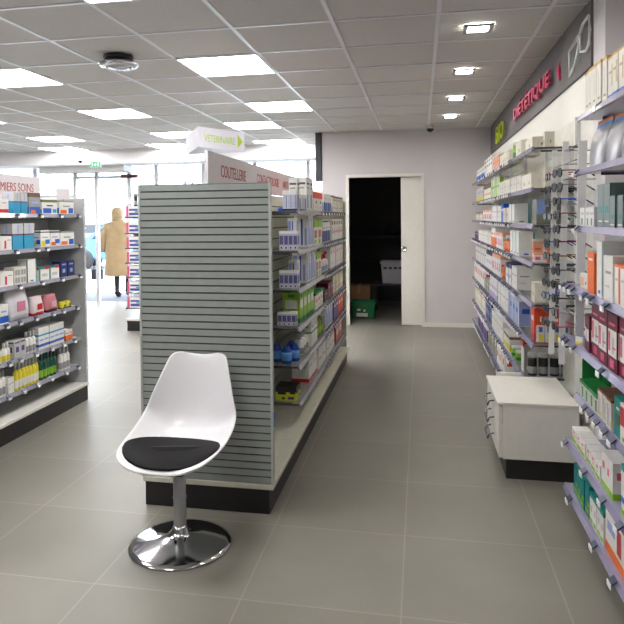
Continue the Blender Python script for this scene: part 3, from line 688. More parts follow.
def carton_mesh(st, w, d, h):
    body, bands, pats = S[st]
    mats, idx = [], {}
    def mi(c):
        if c not in idx: idx[c] = len(mats); mats.append(flat(K[c]))
        return idx[c]
    bm = new(); mi(body)
    box(bm, -w/2, w/2, 0, d, 0, h, 0)
    for z0, z1, c in bands:
        e = .0004; box(bm, -w/2-e, w/2+e, -e, d+e, z0*h+(.0005 if z0 == 0 else 0), z1*h + (e if z1 >= 1 else 0), mi(c))
    for k, (u0, u1, v0, v1, c) in enumerate(pats):
        e = .0007+.0002*k
        box(bm, -w/2+u0*w, -w/2+u1*w, -e, 0, max(v0*h, .001), v1*h, mi(c))
        for s in (-1, 1):
            x = s*w/2; a, b = (u0*d, u1*d) if s > 0 else (d-u1*d, d-u0*d)
            box(bm, min(x, x+s*e), max(x, x+s*e), a, b, max(v0*h, .001), v1*h, mi(c))
    return mesh(bm, 'carton_print', *mats)
def bottle(name, st, w, h, root):
    """bottle: body + cap child, axis at local (0, w/2)"""
    body, cap, lab = {'b_redcap':('white','red','pblue'),'b_white':('white','lgrey','grey'),'b_green':('olive','cream','lime'),
        'b_yelbase':('white','white','yellow'),'b_yellow':('yellow','white','white'),'b_dgreen':('dgreen','dgreen','lime'),
        'b_limetub':('lime','white','green'),'b_orange':('amber','white','orange'),'b_black':('black','lgrey','grey'),'b_blue':('blue','orange','cyan')}[st]
    r = w*.46; n = 14; bm = new()
    wide = st in ('b_limetub',)
    neck = r*.9 if wide else r*.42
    zb = h*(.82 if wide or st == 'b_black' else .74)
    if st == 'b_black': neck = r*.86
    lathe(bm, [(0,0),(r*.9,0),(r,.004),(r,zb*.12),(r*1.01,zb*.13)], n, 0)
    lathe(bm, [(r*1.01,zb*.13),(r*1.01,zb*.5)], n, 1)
    lathe(bm, [(r*1.01,zb*.5),(r,zb*.51),(r,zb*.84),(neck*1.05,zb),(0,zb)], n, 0)
    for v in bm.verts: v.co.y += w/2
    bmesh.ops.remove_doubles(bm, verts=bm.verts[:], dist=1e-5)
    me1 = mesh(bm, 'bottle_body', flat(K[body], .3), flat(K[lab], .35))
    bm = new(); c = neck*1.12
    lathe(bm, [(0,zb-.002),(c,zb-.002),(c,h*.97),(c*.9,h),(0,h)], n)
    for v in bm.verts: v.co.y += w/2
    me2 = mesh(bm, 'cap', flat(K[cap], .35))
    return me1, me2
def pouch_mesh(w, d, h, c1, c2, orange=True):
    """gusseted stand-up bag with a flat sealed top"""
    bm = new(); n = 8; rows = []
    zs = [0, .04, .25, .5, .7, .82, .92, 1.0]; ds = [1, 1, .95, .85, .6, .3, .1, .06]; ws = [.9, .96, 1, .98, .97, .97, .98, .98]
    mids = [0,0,0,0,0,1,2 if orange else 1]
    for z, dd, ww in zip(zs, ds, ws):
        ring = []
        for i in range(16):
            a = 2*PI*i/16; cx = math.copysign(abs(math.cos(a))**.35, math.cos(a)); sy_ = math.copysign(abs(math.sin(a))**.5, math.sin(a))
            ring.append(bm.verts.new((cx*w/2*ww*(1-.03*random.random()), d/2+sy_*d/2*dd+random.uniform(-.002,.002), z*h)))
        rows.append(ring)
    for k, (a, b) in enumerate(zip(rows, rows[1:])):
        for i in range(16):
            f = bm.faces.new([a[i], a[(i+1)%16], b[(i+1)%16], b[i]]); f.smooth = True; f.material_index = mids[k]
    bm.faces.new(rows[0][::-1]); bm.faces.new(rows[-1])
    return mesh(bm, 'pouch', mat('pouch_grey_foil', c1, .3, metal=.25, noise=.12, scale=14), flat(c2), flat((205,120,70)))
def soft_mesh(w, d, h, cols):
    bm = new(); rows = []
    for k in range(7):
        t = k/6; s = .88+.12*math.sin(PI*min(1, t*1.1+.05)); ring = []
        for i in range(14):
            a = 2*PI*i/14; cx = math.copysign(abs(math.cos(a))**.5, math.cos(a)); sy_ = math.copysign(abs(math.sin(a))**.6, math.sin(a))
            ring.append(bm.verts.new((cx*w/2*s*1.0, d/2+sy_*d/2*s*(1-.3*t)+.01*t, t*h+.004*math.sin(3*a)*(0 < k < 6))))
        rows.append(ring)
    for k, (a, b) in enumerate(zip(rows, rows[1:])):
        for i in range(14):
            f = bm.faces.new([a[i], a[(i+1)%14], b[(i+1)%14], b[i]]); f.smooth = True; f.material_index = 1 if (i in (12,13,0,1) or k == 0) else 0
    bm.faces.new(rows[0][::-1]); bm.faces.new(rows[-1])
    box(bm, -w*.18, w*.18, d*.02, d*.05, h*.3, h*.62, 2)
    return mesh(bm, 'soft_pack', *[flat(c) for c in cols])
UNIT = {'C': (-.755, +1, [1.485,1.24,1.0,.765,.53,.30], 'the central gondola'), 'L': (-2.675, +1, [1.485,1.244,1.005,.762,.51,.29], 'the left gondola'),
        'F': (.650, -1, Fz, 'the long right wall shelving'), 'N': (.705, -1, Nz, 'the nearest right shelving')}
ORD = ['top', 'second', 'third', 'fourth', 'fifth', 'sixth', 'seventh', 'lowest']
POS = {1: [''], 2: ['nearer of two ', 'farther of two '], 3: ['nearest of three ', 'middle of three ', 'farthest of three ']}
def pos_words(n, i):
    if n in POS: return POS[n][i]
    num = ['', '', '', '', 'four', 'five', 'six', 'seven', 'eight', 'nine', 'ten', 'eleven', 'twelve'][n]
    return (['nearest', 'second', 'third', 'fourth', 'fifth', 'sixth', 'seventh', 'eighth', 'ninth', 'tenth', 'eleventh', 'twelfth'][i] if i < n-1 else 'farthest') + ' of %s ' % num
SOFT = {'clearbag': ((210,206,210),(180,178,186),(205,120,150)), 'softred': ((220,205,205),K['red'],K['red']), 'softpink': ((195,120,130),K['maroon'],(215,170,175)), 'softyel': (K['yellow'],K['black'],K['olive'])}
def plural(d): return d.replace('carton', 'cartons').replace('bottle', 'bottles').replace('tub ', 'tubs ').replace('tube ', 'tubes ')
for (u, s, y0, y1, n, h, d, st, desc) in ITEMS:
    X, sg, zs, uname = UNIT[u]; z = zs[s]
    if u == 'F' and d > .2: d = .2
    pitch = (y1-y0)/n; w = pitch*(.96 if n > 1 else .98)
    lowest = s == len(zs)-1
    where = '%s shelf of %s' % ('lowest' if lowest else ORD[s], uname)
    h = min(h, (zs[s-1]-z-.03) if s else 1)
    grp = (plural(desc) + ', ' + where) if n > 1 else None
    rz = PI/2 if sg > 0 else -PI/2
    if u == 'N' and s == 3 and y0 > 2.93: X += .09
    if st.startswith('b_'):
        wb = min(w, .075); m1, m2 = bottle('bottle', st, wb, h, None); name = 'bottle' if 'tub' not in desc else 'tub'
        if 'tube' in desc: name = 'tube'
    elif st.startswith('pouch'):
        m1 = pouch_mesh(w, d, h, (150,150,156) if 'orange' in st else (190,194,200), K['pblue'] if 'orange' in st else K['blue'], 'orange' in st); m2 = None; name = 'pouch'
        if 'orange' in st:
            m1.materials[1] = flat((90,140,200))
    elif st in SOFT:
        m1 = soft_mesh(w, d, h, SOFT[st]); m2 = None; name = 'soft_pack'
    else:
        m1 = carton_mesh(st, w, d, h); m2 = None; name = 'carton'
        if 'pack' in desc: name = 'pack'
    for i in range(n):
        y = y0 + pitch*(i+.5)
        dx = random.uniform(0, .008)
        o = obj(name, m1, None, (X - sg*dx, y, z+.0005), rz)
        lab = pos_words(n, i) + (desc if n == 1 else plural(desc)) + ', ' + where
        words = lab.split()
        if len(words) > 16:
            lab = lab.replace(' standing', '').replace('the long right wall shelving', 'right wall shelving').replace('the central', 'central').replace('the left', 'left').replace('the nearest right', 'nearest right')
        if len(lab.split()) > 16: lab = lab.replace(' of two ', ' ').replace(' shelf of', ' shelf,')
        if len(lab.split()) > 16: print('LONG', len(lab.split()), lab)
        tag(o, lab, {'tub': 'tub', 'tube': 'tube', 'pouch': 'pouch', 'soft_pack': 'soft pack', 'pack': 'pack'}.get(name, name), grp)
        if m2: obj('cap', m2, o)

def one_carton(st, w, d, h, loc, rz, label, group=None, name='carton'):
    return tag(obj(name, carton_mesh(st, w, d, h), None, loc, rz), label, name, group)
# cartons at the near end of the central gondola, their fronts towards the camera
CN = ['leftmost', 'second', 'third', 'rightmost']
for i in range(3):
    one_carton('wbluecart', .029, .06, .128, (-.838+.0305*i, 3.965, 1.4855), 0, CN[i if i < 2 else 3]+' white and blue carton facing the camera, top shelf of central gondola', 'white and blue cartons facing the camera on the top shelf')
for k, (z, nm, yy) in enumerate(((1.24, 'second', 3.92), (1.0, 'third', 3.93), (.765, 'fourth', 3.93))):
    m = None
    for i in range(4):
        h = (.12, .11, .085)[k]
        o = obj('carton', m or carton_mesh('trayblue', .0285, .06, h), None, (-.853+.0295*i - (.0, .004, .018)[k], yy, z+.0005), 0); m = o.data
        tag(o, CN[i]+' small blue striped carton facing the camera, %s shelf of central gondola' % nm, 'carton', 'small blue striped cartons facing the camera, %s shelf' % nm)
one_carton('wblue', .055, .10, .20, (-.80, 4.00, 1.2405), 0, 'tall white and blue carton behind the striped cartons, second shelf of central gondola')
one_carton('wblue', .055, .10, .17, (-.80, 4.01, 1.0005), 0, 'tall pale carton behind the striped cartons, third shelf of central gondola')
one_carton('wtext', .055, .08, .21, (-.80, 4.04, 1.4855), 0, 'tall white carton with dark lettering behind the small cartons, top shelf')
bm = new(); box(bm, -.03, .03, -.02, .02, 0, .02, bev=.006); box(bm, -.012, .012, -.012, .012, .02, .03, bev=.003)
tag(obj('blister_pack', mesh(bm, 'blister', flat(K['blue'])), None, (-.86, 4.0, 1.4855), .4), 'small blue item lying left of the cartons on the central top shelf', 'blister pack')
# blue gel packs
bm = new(); lathe(bm, [(0,0),(.030,0),(.034,.01),(.036,.05),(.03,.085),(.016,.11),(0,.115)], 16); me1 = mesh(bm, 'gel_pack', flat((40,75,165), .2))
bm = new(); lathe(bm, [(.0345,.02),(.0372,.05),(.033,.072),(.03,.07),(.0345,.05),(.033,.022),(.0345,.02)], 16); me2 = mesh(bm, 'pack_band', flat((85,140,205), .25))
for i, (x, y) in enumerate(((-.83,3.93),(-.795,4.01),(-.83,4.09),(-.905,3.98))):
    o = obj('gel_pack', me1, None, (x, y, .5305)); obj('band', me2, o)
    tag(o, ['front','right','back','left'][i]+' blue rounded gel pack in the cluster, fifth shelf of central gondola', 'gel pack', 'blue gel packs on the fifth shelf of the central gondola')
# yellow and black pack on the lowest shelf, blue bottle standing on the base deck
o = one_carton('petbox', .13, .14, .085, (-.83, 3.90, .3005), 0, 'yellow and black pet food box on the lowest shelf, near end of central gondola', name='box')
me1, me2 = bottle('bottle', 'b_blue', .06, .135, None)
o = obj('bottle', me1, None, (-.915, 3.82, .1505), 0); obj('cap', me2, o); tag(o, 'small bright blue bottle with orange cap on the cream base deck of central gondola', 'bottle')
# small bottles on the left side top shelf, showing above the end panel
m1, m2 = bottle('bottle', 'b_white', .035, .165, None)
for i in range(9):
    o = obj('bottle', m1, None, (-1.28, 3.34+.115*i, 1.4855), -PI/2); obj('cap', m2, o)
    tag(o, pos_words(9, i)+'pale bottles peeking over the central gondola end panel', 'bottle', 'pale bottles peeking over the slatted end panel')

# cosmetics tray with black bottles at the near end of the seventh shelf, long right wall
m1, m2 = bottle('bottle', 'b_black', .062, .145, None)
NM = ['leftmost', 'second', 'third', 'rightmost']
for i in range(4):
    o = obj('bottle', m1, None, (.715+.068*i-.01, 4.32, .4105), 0); obj('cap', m2, o)
    tag(o, NM[i]+' black bottle with silver cap behind the white drawer cabinet', 'bottle', 'black bottles with silver caps behind the cabinet')
bm = new()
for a in ((-.13,.13,.10,.104,0,.20),(-.13,-.126,0,.1,0,.20),(.126,.13,0,.1,0,.2)): box(bm, *a)
tray = obj('display_tray', mesh(bm, 'tray', flat((225,225,225))), None, (.79, 4.40, .4105))
bm = new(); box(bm, -.132, .132, .094, .1, .17, .203); box(bm, -.133, -.125, -.002, .1, .17, .2); obj('red_edge', mesh(bm, 'tray_edge', flat(K['red'])), tray)
tag(tray, 'white display tray with red edge behind the black bottles', 'tray')
# orange carton and clear packs, sixth shelf near end
one_carton('redor', .17, .12, .19, (.755, 4.06, .6905), 0, 'wide orange red carton at the near end of the right wall sixth shelf')
o = None
for i in range(4):
    bm = new(); box(bm, -.022, .022, 0, .03, 0, .10, 0, bev=.006); box(bm, -.012, .012, -.002, 0, .01, .05, 1); box(bm, -.010, .010, -.002, 0, .062, .092, 2)
    if i == 0: mm = mesh(bm, 'clear_pack', mat('clear_blister', (200,205,210), .15), flat(K['yellow']), flat((80,80,170)))
    else: bm.free()
    tag(obj('blister_pack', mm, None, (.695+.047*i, 3.99, .6905), 0), NM[i]+' clear pack with yellow and violet item before the orange carton', 'blister pack', 'clear packs before the orange carton on the sixth shelf')
# cream wide cartons with blue violet print, fifth shelf near end
o = one_carton('cream', .065, .11, .115, (.695, 4.0, .9275), 0, 'cream carton left of the blue printed one, right wall fifth shelf')
o = one_carton('cream', .11, .13, .125, (.79, 4.0, .9275), 0, 'wide cream carton with blue violet bottle print, right wall fifth shelf')
bm = new()
for k in range(3): box(bm, -.035+.022*k, -.022+.022*k, -.002, -.0008, .02, .095)
obj('blue_print', mesh(bm, 'blue_print', flat((70,65,180))), o)
# fourth shelf near end: small orange box and pink leaflets
one_carton('orange', .038, .04, .08, (.745, 3.955, 1.1665), 0, 'small orange box at the near end of the right wall fourth shelf')
one_carton('peach', .06, .02, .13, (.705, 4.14, 1.1665), .2, 'pink and red leaflet pack leaning behind the small orange box')
one_carton('pinkw', .07, .05, .05, (.70, 4.03, 1.1665), 0, 'small pink and white box lying below the leaflets, fourth shelf')
# third shelf: clear olive display box with blue picture
bm = new(); box(bm, -.08, .08, 0, .16, 0, .15, bev=.004)
o = obj('display_box', mesh(bm, 'display_box', mat('olive_grey_card', (116,116,100), .4)), None, (.755, 4.01, 1.3885)); tag(o, 'olive grey box with pale blue picture at the near end, third shelf', 'box')
bm = new(); box(bm, -.079, -.03, -.0015, 0, .06, .148); obj('blue_print', mesh(bm, 'box_print', flat((130,150,205))), o)
# near end cartons of upper two shelves facing the camera
one_carton('cream', .055, .07, .095, (.745, 3.99, 1.8385), 0, 'small cream carton facing the camera, right end of top shelf')
one_carton('cream', .085, .09, .12, (.76, 3.97, 1.6025), 0, 'cream carton with grey line facing the camera, right end of second shelf')
# extra goods of the nearest right shelving
one_carton('orange', .13, .14, .035, (.86, 2.50, 1.10+.1305+.0), 0, 'flat orange topped box on the white cartons, nearest right shelving') if False else None
o = one_carton('cream', .16, .075, .065, (.722, 3.07, 1.1125), -PI/2, 'cream carton lying flat with orange print, fourth shelf of nearest right shelving')
bm = new(); box(bm, -.07, -.02, -.002, -.0008, .01, .05); obj('orange_print', mesh(bm, 'orange_print', flat(K['peach'])), o)
o = empty('shelf_card', (.712, 3.13, .8405), -PI/2+.5, label='small white and yellow tilted card on the fifth shelf, near end', cat='card')
bm = new(); box(bm, -.022, .022, -.001, .001, .0, .045); obj('card', mesh(bm, 'card', flat(K['white'])), o)
bm = new(); box(bm, -.02, .02, -.002, -.001, .0, .02); obj('yellow_print', mesh(bm, 'card_print', flat(K['yellow'])), o)
bm = new(); box(bm, -.05, .05, 0, .10, 0, .004); 
for a in ((-.05,.05,.09,.1,0,.19),(-.05,-.042,0,.1,0,.19)): box(bm, *a)
tag(obj('display_tray', mesh(bm, 'green_tray', flat(K['green'])), None, (.74, 3.145, .6155), -PI/2+.0), 'tall green card tray at the end of the sixth shelf, above the cabinet', 'tray')

# ------------------------------------------------------------------ fascia lettering and marks
M_pink = mat('sign_pink', (215,40,100), .4, noise=0)
def wall_text(txt, ynear, yfar, z0, hh, m, label, bold=0.):
    me = text_mesh(txt, .2, m, .008, 1, bold)
    x0 = min(v.co.x for v in me.vertices); w = max(v.co.x for v in me.vertices)-x0; yb = min(v.co.y for v in me.vertices); h = max(v.co.y for v in me.vertices)-yb
    for v in me.vertices: v.co.x = (v.co.x-x0)*(yfar-ynear)/w; v.co.y = (v.co.y-yb)*hh/h
    o = obj('wall_lettering', me, None, (.856, yfar, z0)); o.rotation_euler = (PI/2, 0, -PI/2)
    bm = new()
    for k in range(4):
        x = (yfar-ynear)*(k+.5)/4
        tube(bm, [(x, hh*.5, -.009), (x, hh*.5, -.029)], .004)
    obj('stand_off', mesh(bm, 'stand_off', M_dark), o)
    return tag(o, label, 'sign')
wall_text("DIÉTÉTIQUE", 4.58, 6.25, 2.30, .15, M_pink, 'pink raised wall lettering reading DIETETIQUE on the grey fascia', .004)
wall_text("BIO", 7.0, 7.68, 2.26, .19, mat('sign_bio_lime', (165,185,30), .5, noise=0), 'lime green raised letters BIO at the far end of fascia', .003)
bm = new(); tube(bm, [(0,0,0),(-.03,0,.04),(-.03,0,.08),(0,0,.115)], [.006,.012,.012,.006])
o = obj('wall_mark', mesh(bm, 'pink_mark', M_pink), None, (.858, 4.27, 2.285)); o.rotation_euler = (0, 0, -PI/2)
tag(o, 'pink curved mark on the fascia between the lettering and glasses outline', 'sign')
# white spectacles outline
def loop_tube(bm, pts, r, n=8):
    tube(bm, pts+[pts[0]], r, n)
bm = new()
loop_tube(bm, [(.865,4.04,2.40),(.865,3.83,2.435),(.865,3.83,2.36),(.865,3.90,2.30),(.865,4.03,2.255)], .008)
tube(bm, [(.865,3.83,2.42),(.865,3.81,2.432),(.865,3.785,2.42)], .009)
loop_tube(bm, [(.865,3.79,2.43),(.865,3.72,2.47),(.865,3.60,2.48),(.865,3.58,2.40),(.865,3.60,2.33),(.865,3.66,2.31),(.865,3.77,2.335)], .008)
for y in (3.93,): tube(bm, [(.865,y,2.432),(.886,y,2.432)], .004)
tag(obj('spectacles_emblem', mesh(bm, 'emblem', mat('emblem_white', (230,230,232), .4, noise=0))), 'white raised outline of a pair of spectacles on the fascia', 'sign')

# ------------------------------------------------------------------ eyewear display
D = empty('eyewear_display', (.72, 3.6, .65), label='white upright strips holding rows of glasses beside the wall shelving', cat='display stand')
for (x, y, z0, z1, w, nm) in ((.745,3.60,0,1.18,.015,'strip'), (.742,3.86,0,1.16,.014,'strip'), (.76,3.30,.21,1.15,.020,'pole')):
    bm = new(); prism(bm, [(x-.72-w, y-3.6), (x-.72+w, y-3.6), (x-.72+w, y-3.6+.012), (x-.72-w, y-3.6+.012)], z0, z1)
    for v in bm.verts: v.co.x += -.012 + .02*(v.co.z/1.18)
    if nm == 'pole':
        for k in range(12): box(bm, x-.72-w-.001, x-.72+w*.2, y-3.6-.002, y-3.6, .26+k*.075, .27+k*.075)
    obj(nm, mesh(bm, nm, M_metalw), D)
bm = new()
for z in (1.13, 1.06, .98, .30):
    tube(bm, [(.02, -.30, z), (.02, .27, z)], .003); tube(bm, [(.02, -.01, z), (.1795, -.01, z)], .003)
obj('wire_rail', mesh(bm, 'wires', M_frame), D)
def glasses_meshes():
    bm = new()
    for s in (-1, 1):
        pts = [(s*(.034+.026*math.cos(a)), 0, .02*math.sin(a)*(1 if math.sin(a) < 0 else .85)) for a in [2*PI*k/16 for k in range(16)]]
        tube(bm, pts+[pts[0]], .0032, 6)
    tube(bm, [(-.010,0,.006),(0,-.003,.010),(.010,0,.006)], .003, 6)
    fr = mesh(bm, 'frame')
    out = [fr]
    for s in (-1, 1):
        bm = new(); q = [bm.verts.new((s*(.034+.024*math.cos(a)), .0008, .018*math.sin(a))) for a in [2*PI*k/16 for k in range(16)]]
        f = bm.faces.new(q); r = bmesh.ops.extrude_face_region(bm, geom=[f])
        for v in [v for v in r['geom'] if isinstance(v, bmesh.types.BMVert)]: v.co.y -= .0016
        out.append(mesh(bm, 'lens'))
    for s in (-1, 1):
        bm = new(); tube(bm, [(s*.062,.002,.008),(s*.066,.03,.008),(s*.066,.10,.006),(s*.063,.14,-.018)], [.004,.0032,.003,.0035], 6)
        out.append(mesh(bm, 'temple'))
    return out
GM = glasses_meshes()
cols = {'black': (24,22,24), 'brown': (110,60,35), 'blue': (30,90,190), 'tortoise': (130,95,50), 'dark red': (120,30,45), 'grey': (130,130,135), 'pink': (205,90,110), 'clear grey': (170,170,180)}
lensc = mat('lens_dark', (26,22,22), .4, noise=0, spec=.15); lensl = mat('lens_pale', (110,110,118), .3, noise=0)
gid = {}
def glasses(loc, cname, lens, label, grp, sc=1.):
    key = (cname, lens)
    if key not in gid:
        fm = flat(cols[cname], .25); lm = lensc if lens == 'dark' else lensl; dk = flat((34,30,32), .25)
        ms = []
        for k, me in enumerate(GM):
            c = me.copy(); c.materials.append(fm if k in (3, 4) else (dk if k == 0 else lm)); ms.append(c)
        gid[key] = ms
    ms = gid[key]
    t = empty('eyeglasses', loc, -PI/2+.08+random.uniform(-.12, .12), label=label, cat='glasses', group=grp); t.scale = (sc, sc, sc)
    if sc < 1.15: t.rotation_euler.z -= .02
    for nm, me in zip(('frame', 'lens', 'lens', 'temple', 'temple'), ms): obj(nm, me, t)
    return t
ord_ = ['topmost','second','third','fourth','fifth','sixth','seventh','eighth','ninth','tenth','eleventh','lowest']
seq = ['brown','grey','blue','tortoise','black','dark red','tortoise','black','dark red','black','clear grey','pink']
for i in range(12):
    z = 1.665 - i*.0735
    glasses((.706-.014*(i/12), 3.58, z), seq[i], 'dark' if i not in (10,) else 'pale', '%s dark rimmed glasses with %s arms on the nearer display strip' % (ord_[i], seq[i]), 'glasses on the nearer display strip', 1.16)
seq2 = ['pink','black','grey','black','clear grey','blue','black','grey','black','blue','black','grey']
for i in range(12):
    z = 1.66 - i*.0745
    glasses((.706-.014*(i/12), 3.835, z), seq2[i], 'dark' if i % 3 else 'pale', '%s dark rimmed glasses with %s arms on the farther display strip' % (ord_[i], seq2[i]), 'glasses on the farther display strip', 1.12)

# ------------------------------------------------------------------ drawer cabinet
Cb = empty('drawer_cabinet', (.435, 3.62, 0), label='low white three drawer cabinet on a black plinth', cat='cabinet')
boxobj('plinth', (.02, .375, .03, .56, 0, .118), M_dark, Cb)
bm = new(); box(bm, 0, .39, 0, .60, .118, .412, bev=.002); obj('body', mesh(bm, 'body', M_white), Cb)
bm = new(); box(bm, -.030, .392, -.004, .604, .4125, .428, bev=.002); obj('worktop', mesh(bm, 'top', M_white), Cb)
for k in range(3):
    dr = boxobj('drawer', (-.022, -.002, .002, .598, .124+.096*k, .216+.096*k), M_white, Cb, .0015)
    bm = new(); zc = .185+.096*k; tube(bm, [(-.022,.22,zc),(-.050,.22,zc-.006),(-.058,.225,zc-.03),(-.058,.375,zc-.03),(-.050,.38,zc-.006),(-.022,.38,zc)], .005)
    obj('handle', mesh(bm, 'handle', mat('handle_steel', (120,122,125), .25, metal=.9, noise=0)), dr)
boxobj('side_cabinet', (.47, .62, 4.235, 4.262, 0, .445), M_white)
o = bpy.data.objects['side_cabinet']; o.name = 'side_board'; tag(o, 'small white board edge sticking up behind the drawer cabinet', 'board')

# ------------------------------------------------------------------ chair
M_shell = mat('chair_shell_white', (222,221,224), .3, noise=.01, coat=.2)
CH_ = empty('swivel_chair', (-1.053, 2.665, 0), .0, label='white shell swivel chair with black seat pad and chrome disc base', cat='chair')
TURN = -.03   # the seat faces the camera's left
def shell_mesh():
    # centre line (forward -y): (y, z, half width, side rise, side pull forward)
    prof = [(-.240,.398,.115,.012,0),(-.233,.409,.168,.020,0),(-.195,.416,.208,.030,0),(-.12,.417,.229,.045,0),(-.04,.413,.236,.060,0),(.04,.413,.237,.080,0),
            (.11,.424,.235,.100,.0),(.165,.456,.224,.105,.015),(.200,.515,.213,.085,.045),(.225,.580,.202,.045,.062),(.245,.650,.189,.018,.060),(.262,.715,.170,.004,.050),(.275,.765,.155,.0,.038),(.283,.795,.142,-.002,.03),(.286,.808,.118,-.008,.026)]
    bm = new(); N = 18; rows = []
    for (y, z, w, rise, pull) in prof:
        row = []
        for i in range(N+1):
            u = -1+2*i/N; a = abs(u)
            dip = 0
            if z > .78: dip = -.020*(1-a*a*1.5) if a < .8 else 0
            row.append(bm.verts.new((u*w, y - pull*a**2.2, z + rise*a**2.6 + dip)))
        rows.append(row)
    for A, B in zip(rows, rows[1:]):
        for i in range(N): bm.faces.new([A[i], A[i+1], B[i+1], B[i]]).smooth = True
    return mesh(bm, 'seat_shell', M_shell)
sh = obj('seat_shell', shell_mesh(), CH_, (0, 0, 0), TURN)
m = sh.modifiers.new('thick', 'SOLIDIFY'); m.thickness = .011; m.offset = -1
m = sh.modifiers.new('round', 'SUBSURF'); m.levels = 1; m.render_levels = 2
# cushion: rounded pad
bm = new(); rows = []
n = 32
for rr, zz in ((0,.443),(.3,.443),(.6,.441),(.84,.437),(.95,.431),(1.0,.424),(.97,.419),(.9,.416)):
    ring = []
    for i in range(n if rr > 0 else 1):
        a = 2*PI*i/n; cx = math.cos(a); sy_ = math.sin(a)
        x = rr*.226*math.copysign(abs(cx)**.86, cx); y = rr*.198*math.copysign(abs(sy_)**.86, sy_) - .040
        lift = .050*(abs(x)/.23)**2.8
        ring.append(bm.verts.new((x, y, zz + lift)))
    rows.append(ring)
for A_, B_ in zip(rows, rows[1:]):
    for i in range(n):
        j = (i+1) % n
        q = [A_[i % len(A_)], A_[j % len(A_)], B_[j], B_[i]]; u = []
        for v in q:
            if v not in u: u.append(v)
        bm.faces.new(u).smooth = True
bm.faces.new(rows[-1])
obj('cushion', mesh(bm, 'cushion', mat('black_leatherette', (14,13,15), .6, noise=.15, scale=80, spec=.15)), sh)
bm = new(); lathe(bm, [(0,.378),(.055,.378),(.065,.388),(.065,.400),(.05,.409),(0,.409)], 24); obj('seat_mount', mesh(bm, 'mount', M_dark), CH_)
bm = new(); lathe(bm, [(0,.30),(.016,.30),(.016,.386),(0,.386)], 20)
lathe(bm, [(0,.3105),(.026,.3105),(.028,.316),(.024,.33),(0,.33)], 20); obj('gas_lift', mesh(bm, 'lift', M_dark), CH_)
bm = new(); lathe(bm, [(.028,.05),(.028,.305),(.023,.31),(0,.31)], 28); lathe(bm, [(.0305,.21),(.0305,.215),(.029,.216)], 28)
obj('column', mesh(bm, 'column', mat('brushed_steel', (190,192,195), .35, metal=1., noise=.03)), CH_)
bm = new(); tube(bm, [(.02,0,.375),(.07,-.02,.37),(.13,-.03,.38)], .005); obj('height_lever', mesh(bm, 'lever', M_dark), CH_, None, TURN)
bm = new(); lathe(bm, [(0,0),(.222,0),(.226,.004),(.224,.009),(.20,.016),(.15,.027),(.10,.038),(.062,.046),(.042,.057),(.034,.075),(.030,.088),(0,.088)], 64)
obj('base', mesh(bm, 'base', mat('chrome', (205,205,208), .12, metal=1., noise=0)), CH_)

# ------------------------------------------------------------------ far display gondola (behind the central one)
R_ = empty('gondola', (-3.33, 7.7, 0), label='small packed gondola end seen between the central gondola and departing person', cat='shelving unit')
boxobj('plinth', (-.40, .40, .01, 1.5, 0, .13), M_dark, R_)
bm = new(); box(bm, -.42, .42, 0, 1.52, .13, .155, bev=.003); obj('base_deck', mesh(bm, 'deck', M_white), R_)
bm = new(); slat_panel(bm, -.02, .02, 0, 1.5, .155, 1.66, .075, 'x'); obj('back_panel', mesh(bm, 'back', M_slat, M_groove), R_)
RZ = [1.475, 1.265, 1.075, .885, .70, .50, .30]
for k, z in enumerate(RZ):
    shelf(R_, .0, 1.5, -.40, -.021, z, -1, [])
    shelf(R_, .0, 1.5, .40, .021, z, 1, [])
me = carton_mesh('wbluepic', .20, .30, .135)
bm = new(); box(bm, -.10, .10, 0, .30, 0, .135, 0); box(bm, -.1005, -.07, -.0006, .3005, 0.001, .1355, 1); box(bm, -.06, .095, -.001, 0, .02, .05, 2); box(bm, -.06, .06, -.001, 0, .075, .10, 2); box(bm, .02, .095, -.0008, 0, .055, .07, 3)
me = mesh(bm, 'pack_print', flat(K['white']), flat(K['pink']), flat((70,80,160)), flat(K['cyan']))
for k, z in enumerate(RZ):
    tag(obj('pack', me, None, (-3.625, 7.72, z+.0005)), '%s in the column of white, pink and blue packs on the distant gondola end' % ['topmost','second','third','fourth','fifth','sixth','lowest'][k], 'pack', 'white and blue packs in a column on the distant gondola end')
m1, m2 = bottle('bottle', 'b_black', .05, .17, None)
for i, x in enumerate((-3.64, -3.585, -3.53)):
    o = obj('bottle', m1, None, (x, 7.8, 1.6105)); obj('cap', m2, o)
    o.location.z = 1.4755+.1355; tag(o, NM[i if i < 2 else 3]+' dark bottle on top of the distant column of packs', 'bottle', 'dark bottles on top of the distant packs')

# ------------------------------------------------------------------ things in the dark storeroom
def crate(loc, dims, m, label, name='crate'):
    w, d, h = dims; t = empty(name, loc, 0, label=label, cat=name.replace('_', ' '))
    bm = new(); e = .012
    for a in ((-w/2,w/2,0,d,0,e),(-w/2,w/2,0,e,0,h),(-w/2,w/2,d-e,d,0,h),(-w/2,-w/2+e,0,d,0,h),(w/2-e,w/2,0,d,0,h)): box(bm, *a)
    for v in bm.verts: v.co.x *= .9+.1*v.co.z/h
    obj('body', mesh(bm, 'crate_body', m), t)
    bm = new()
    for a in ((-w/2-.012,w/2+.012,-.012,.006,h-.03,h),(-w/2-.012,w/2+.012,d-.006,d+.012,h-.03,h),(-w/2-.012,-w/2+.006,-.012,d+.012,h-.03,h),(w/2-.006,w/2+.012,-.012,d+.012,h-.03,h)): box(bm, *a, bev=.004)
    obj('rim', mesh(bm, 'crate_rim', m), t)
    return t
c1 = crate((-.80, 9.1, 0), (.34, .28, .24), mat('crate_green', (10,105,62), .4), 'green plastic crate with white label on the storeroom floor')
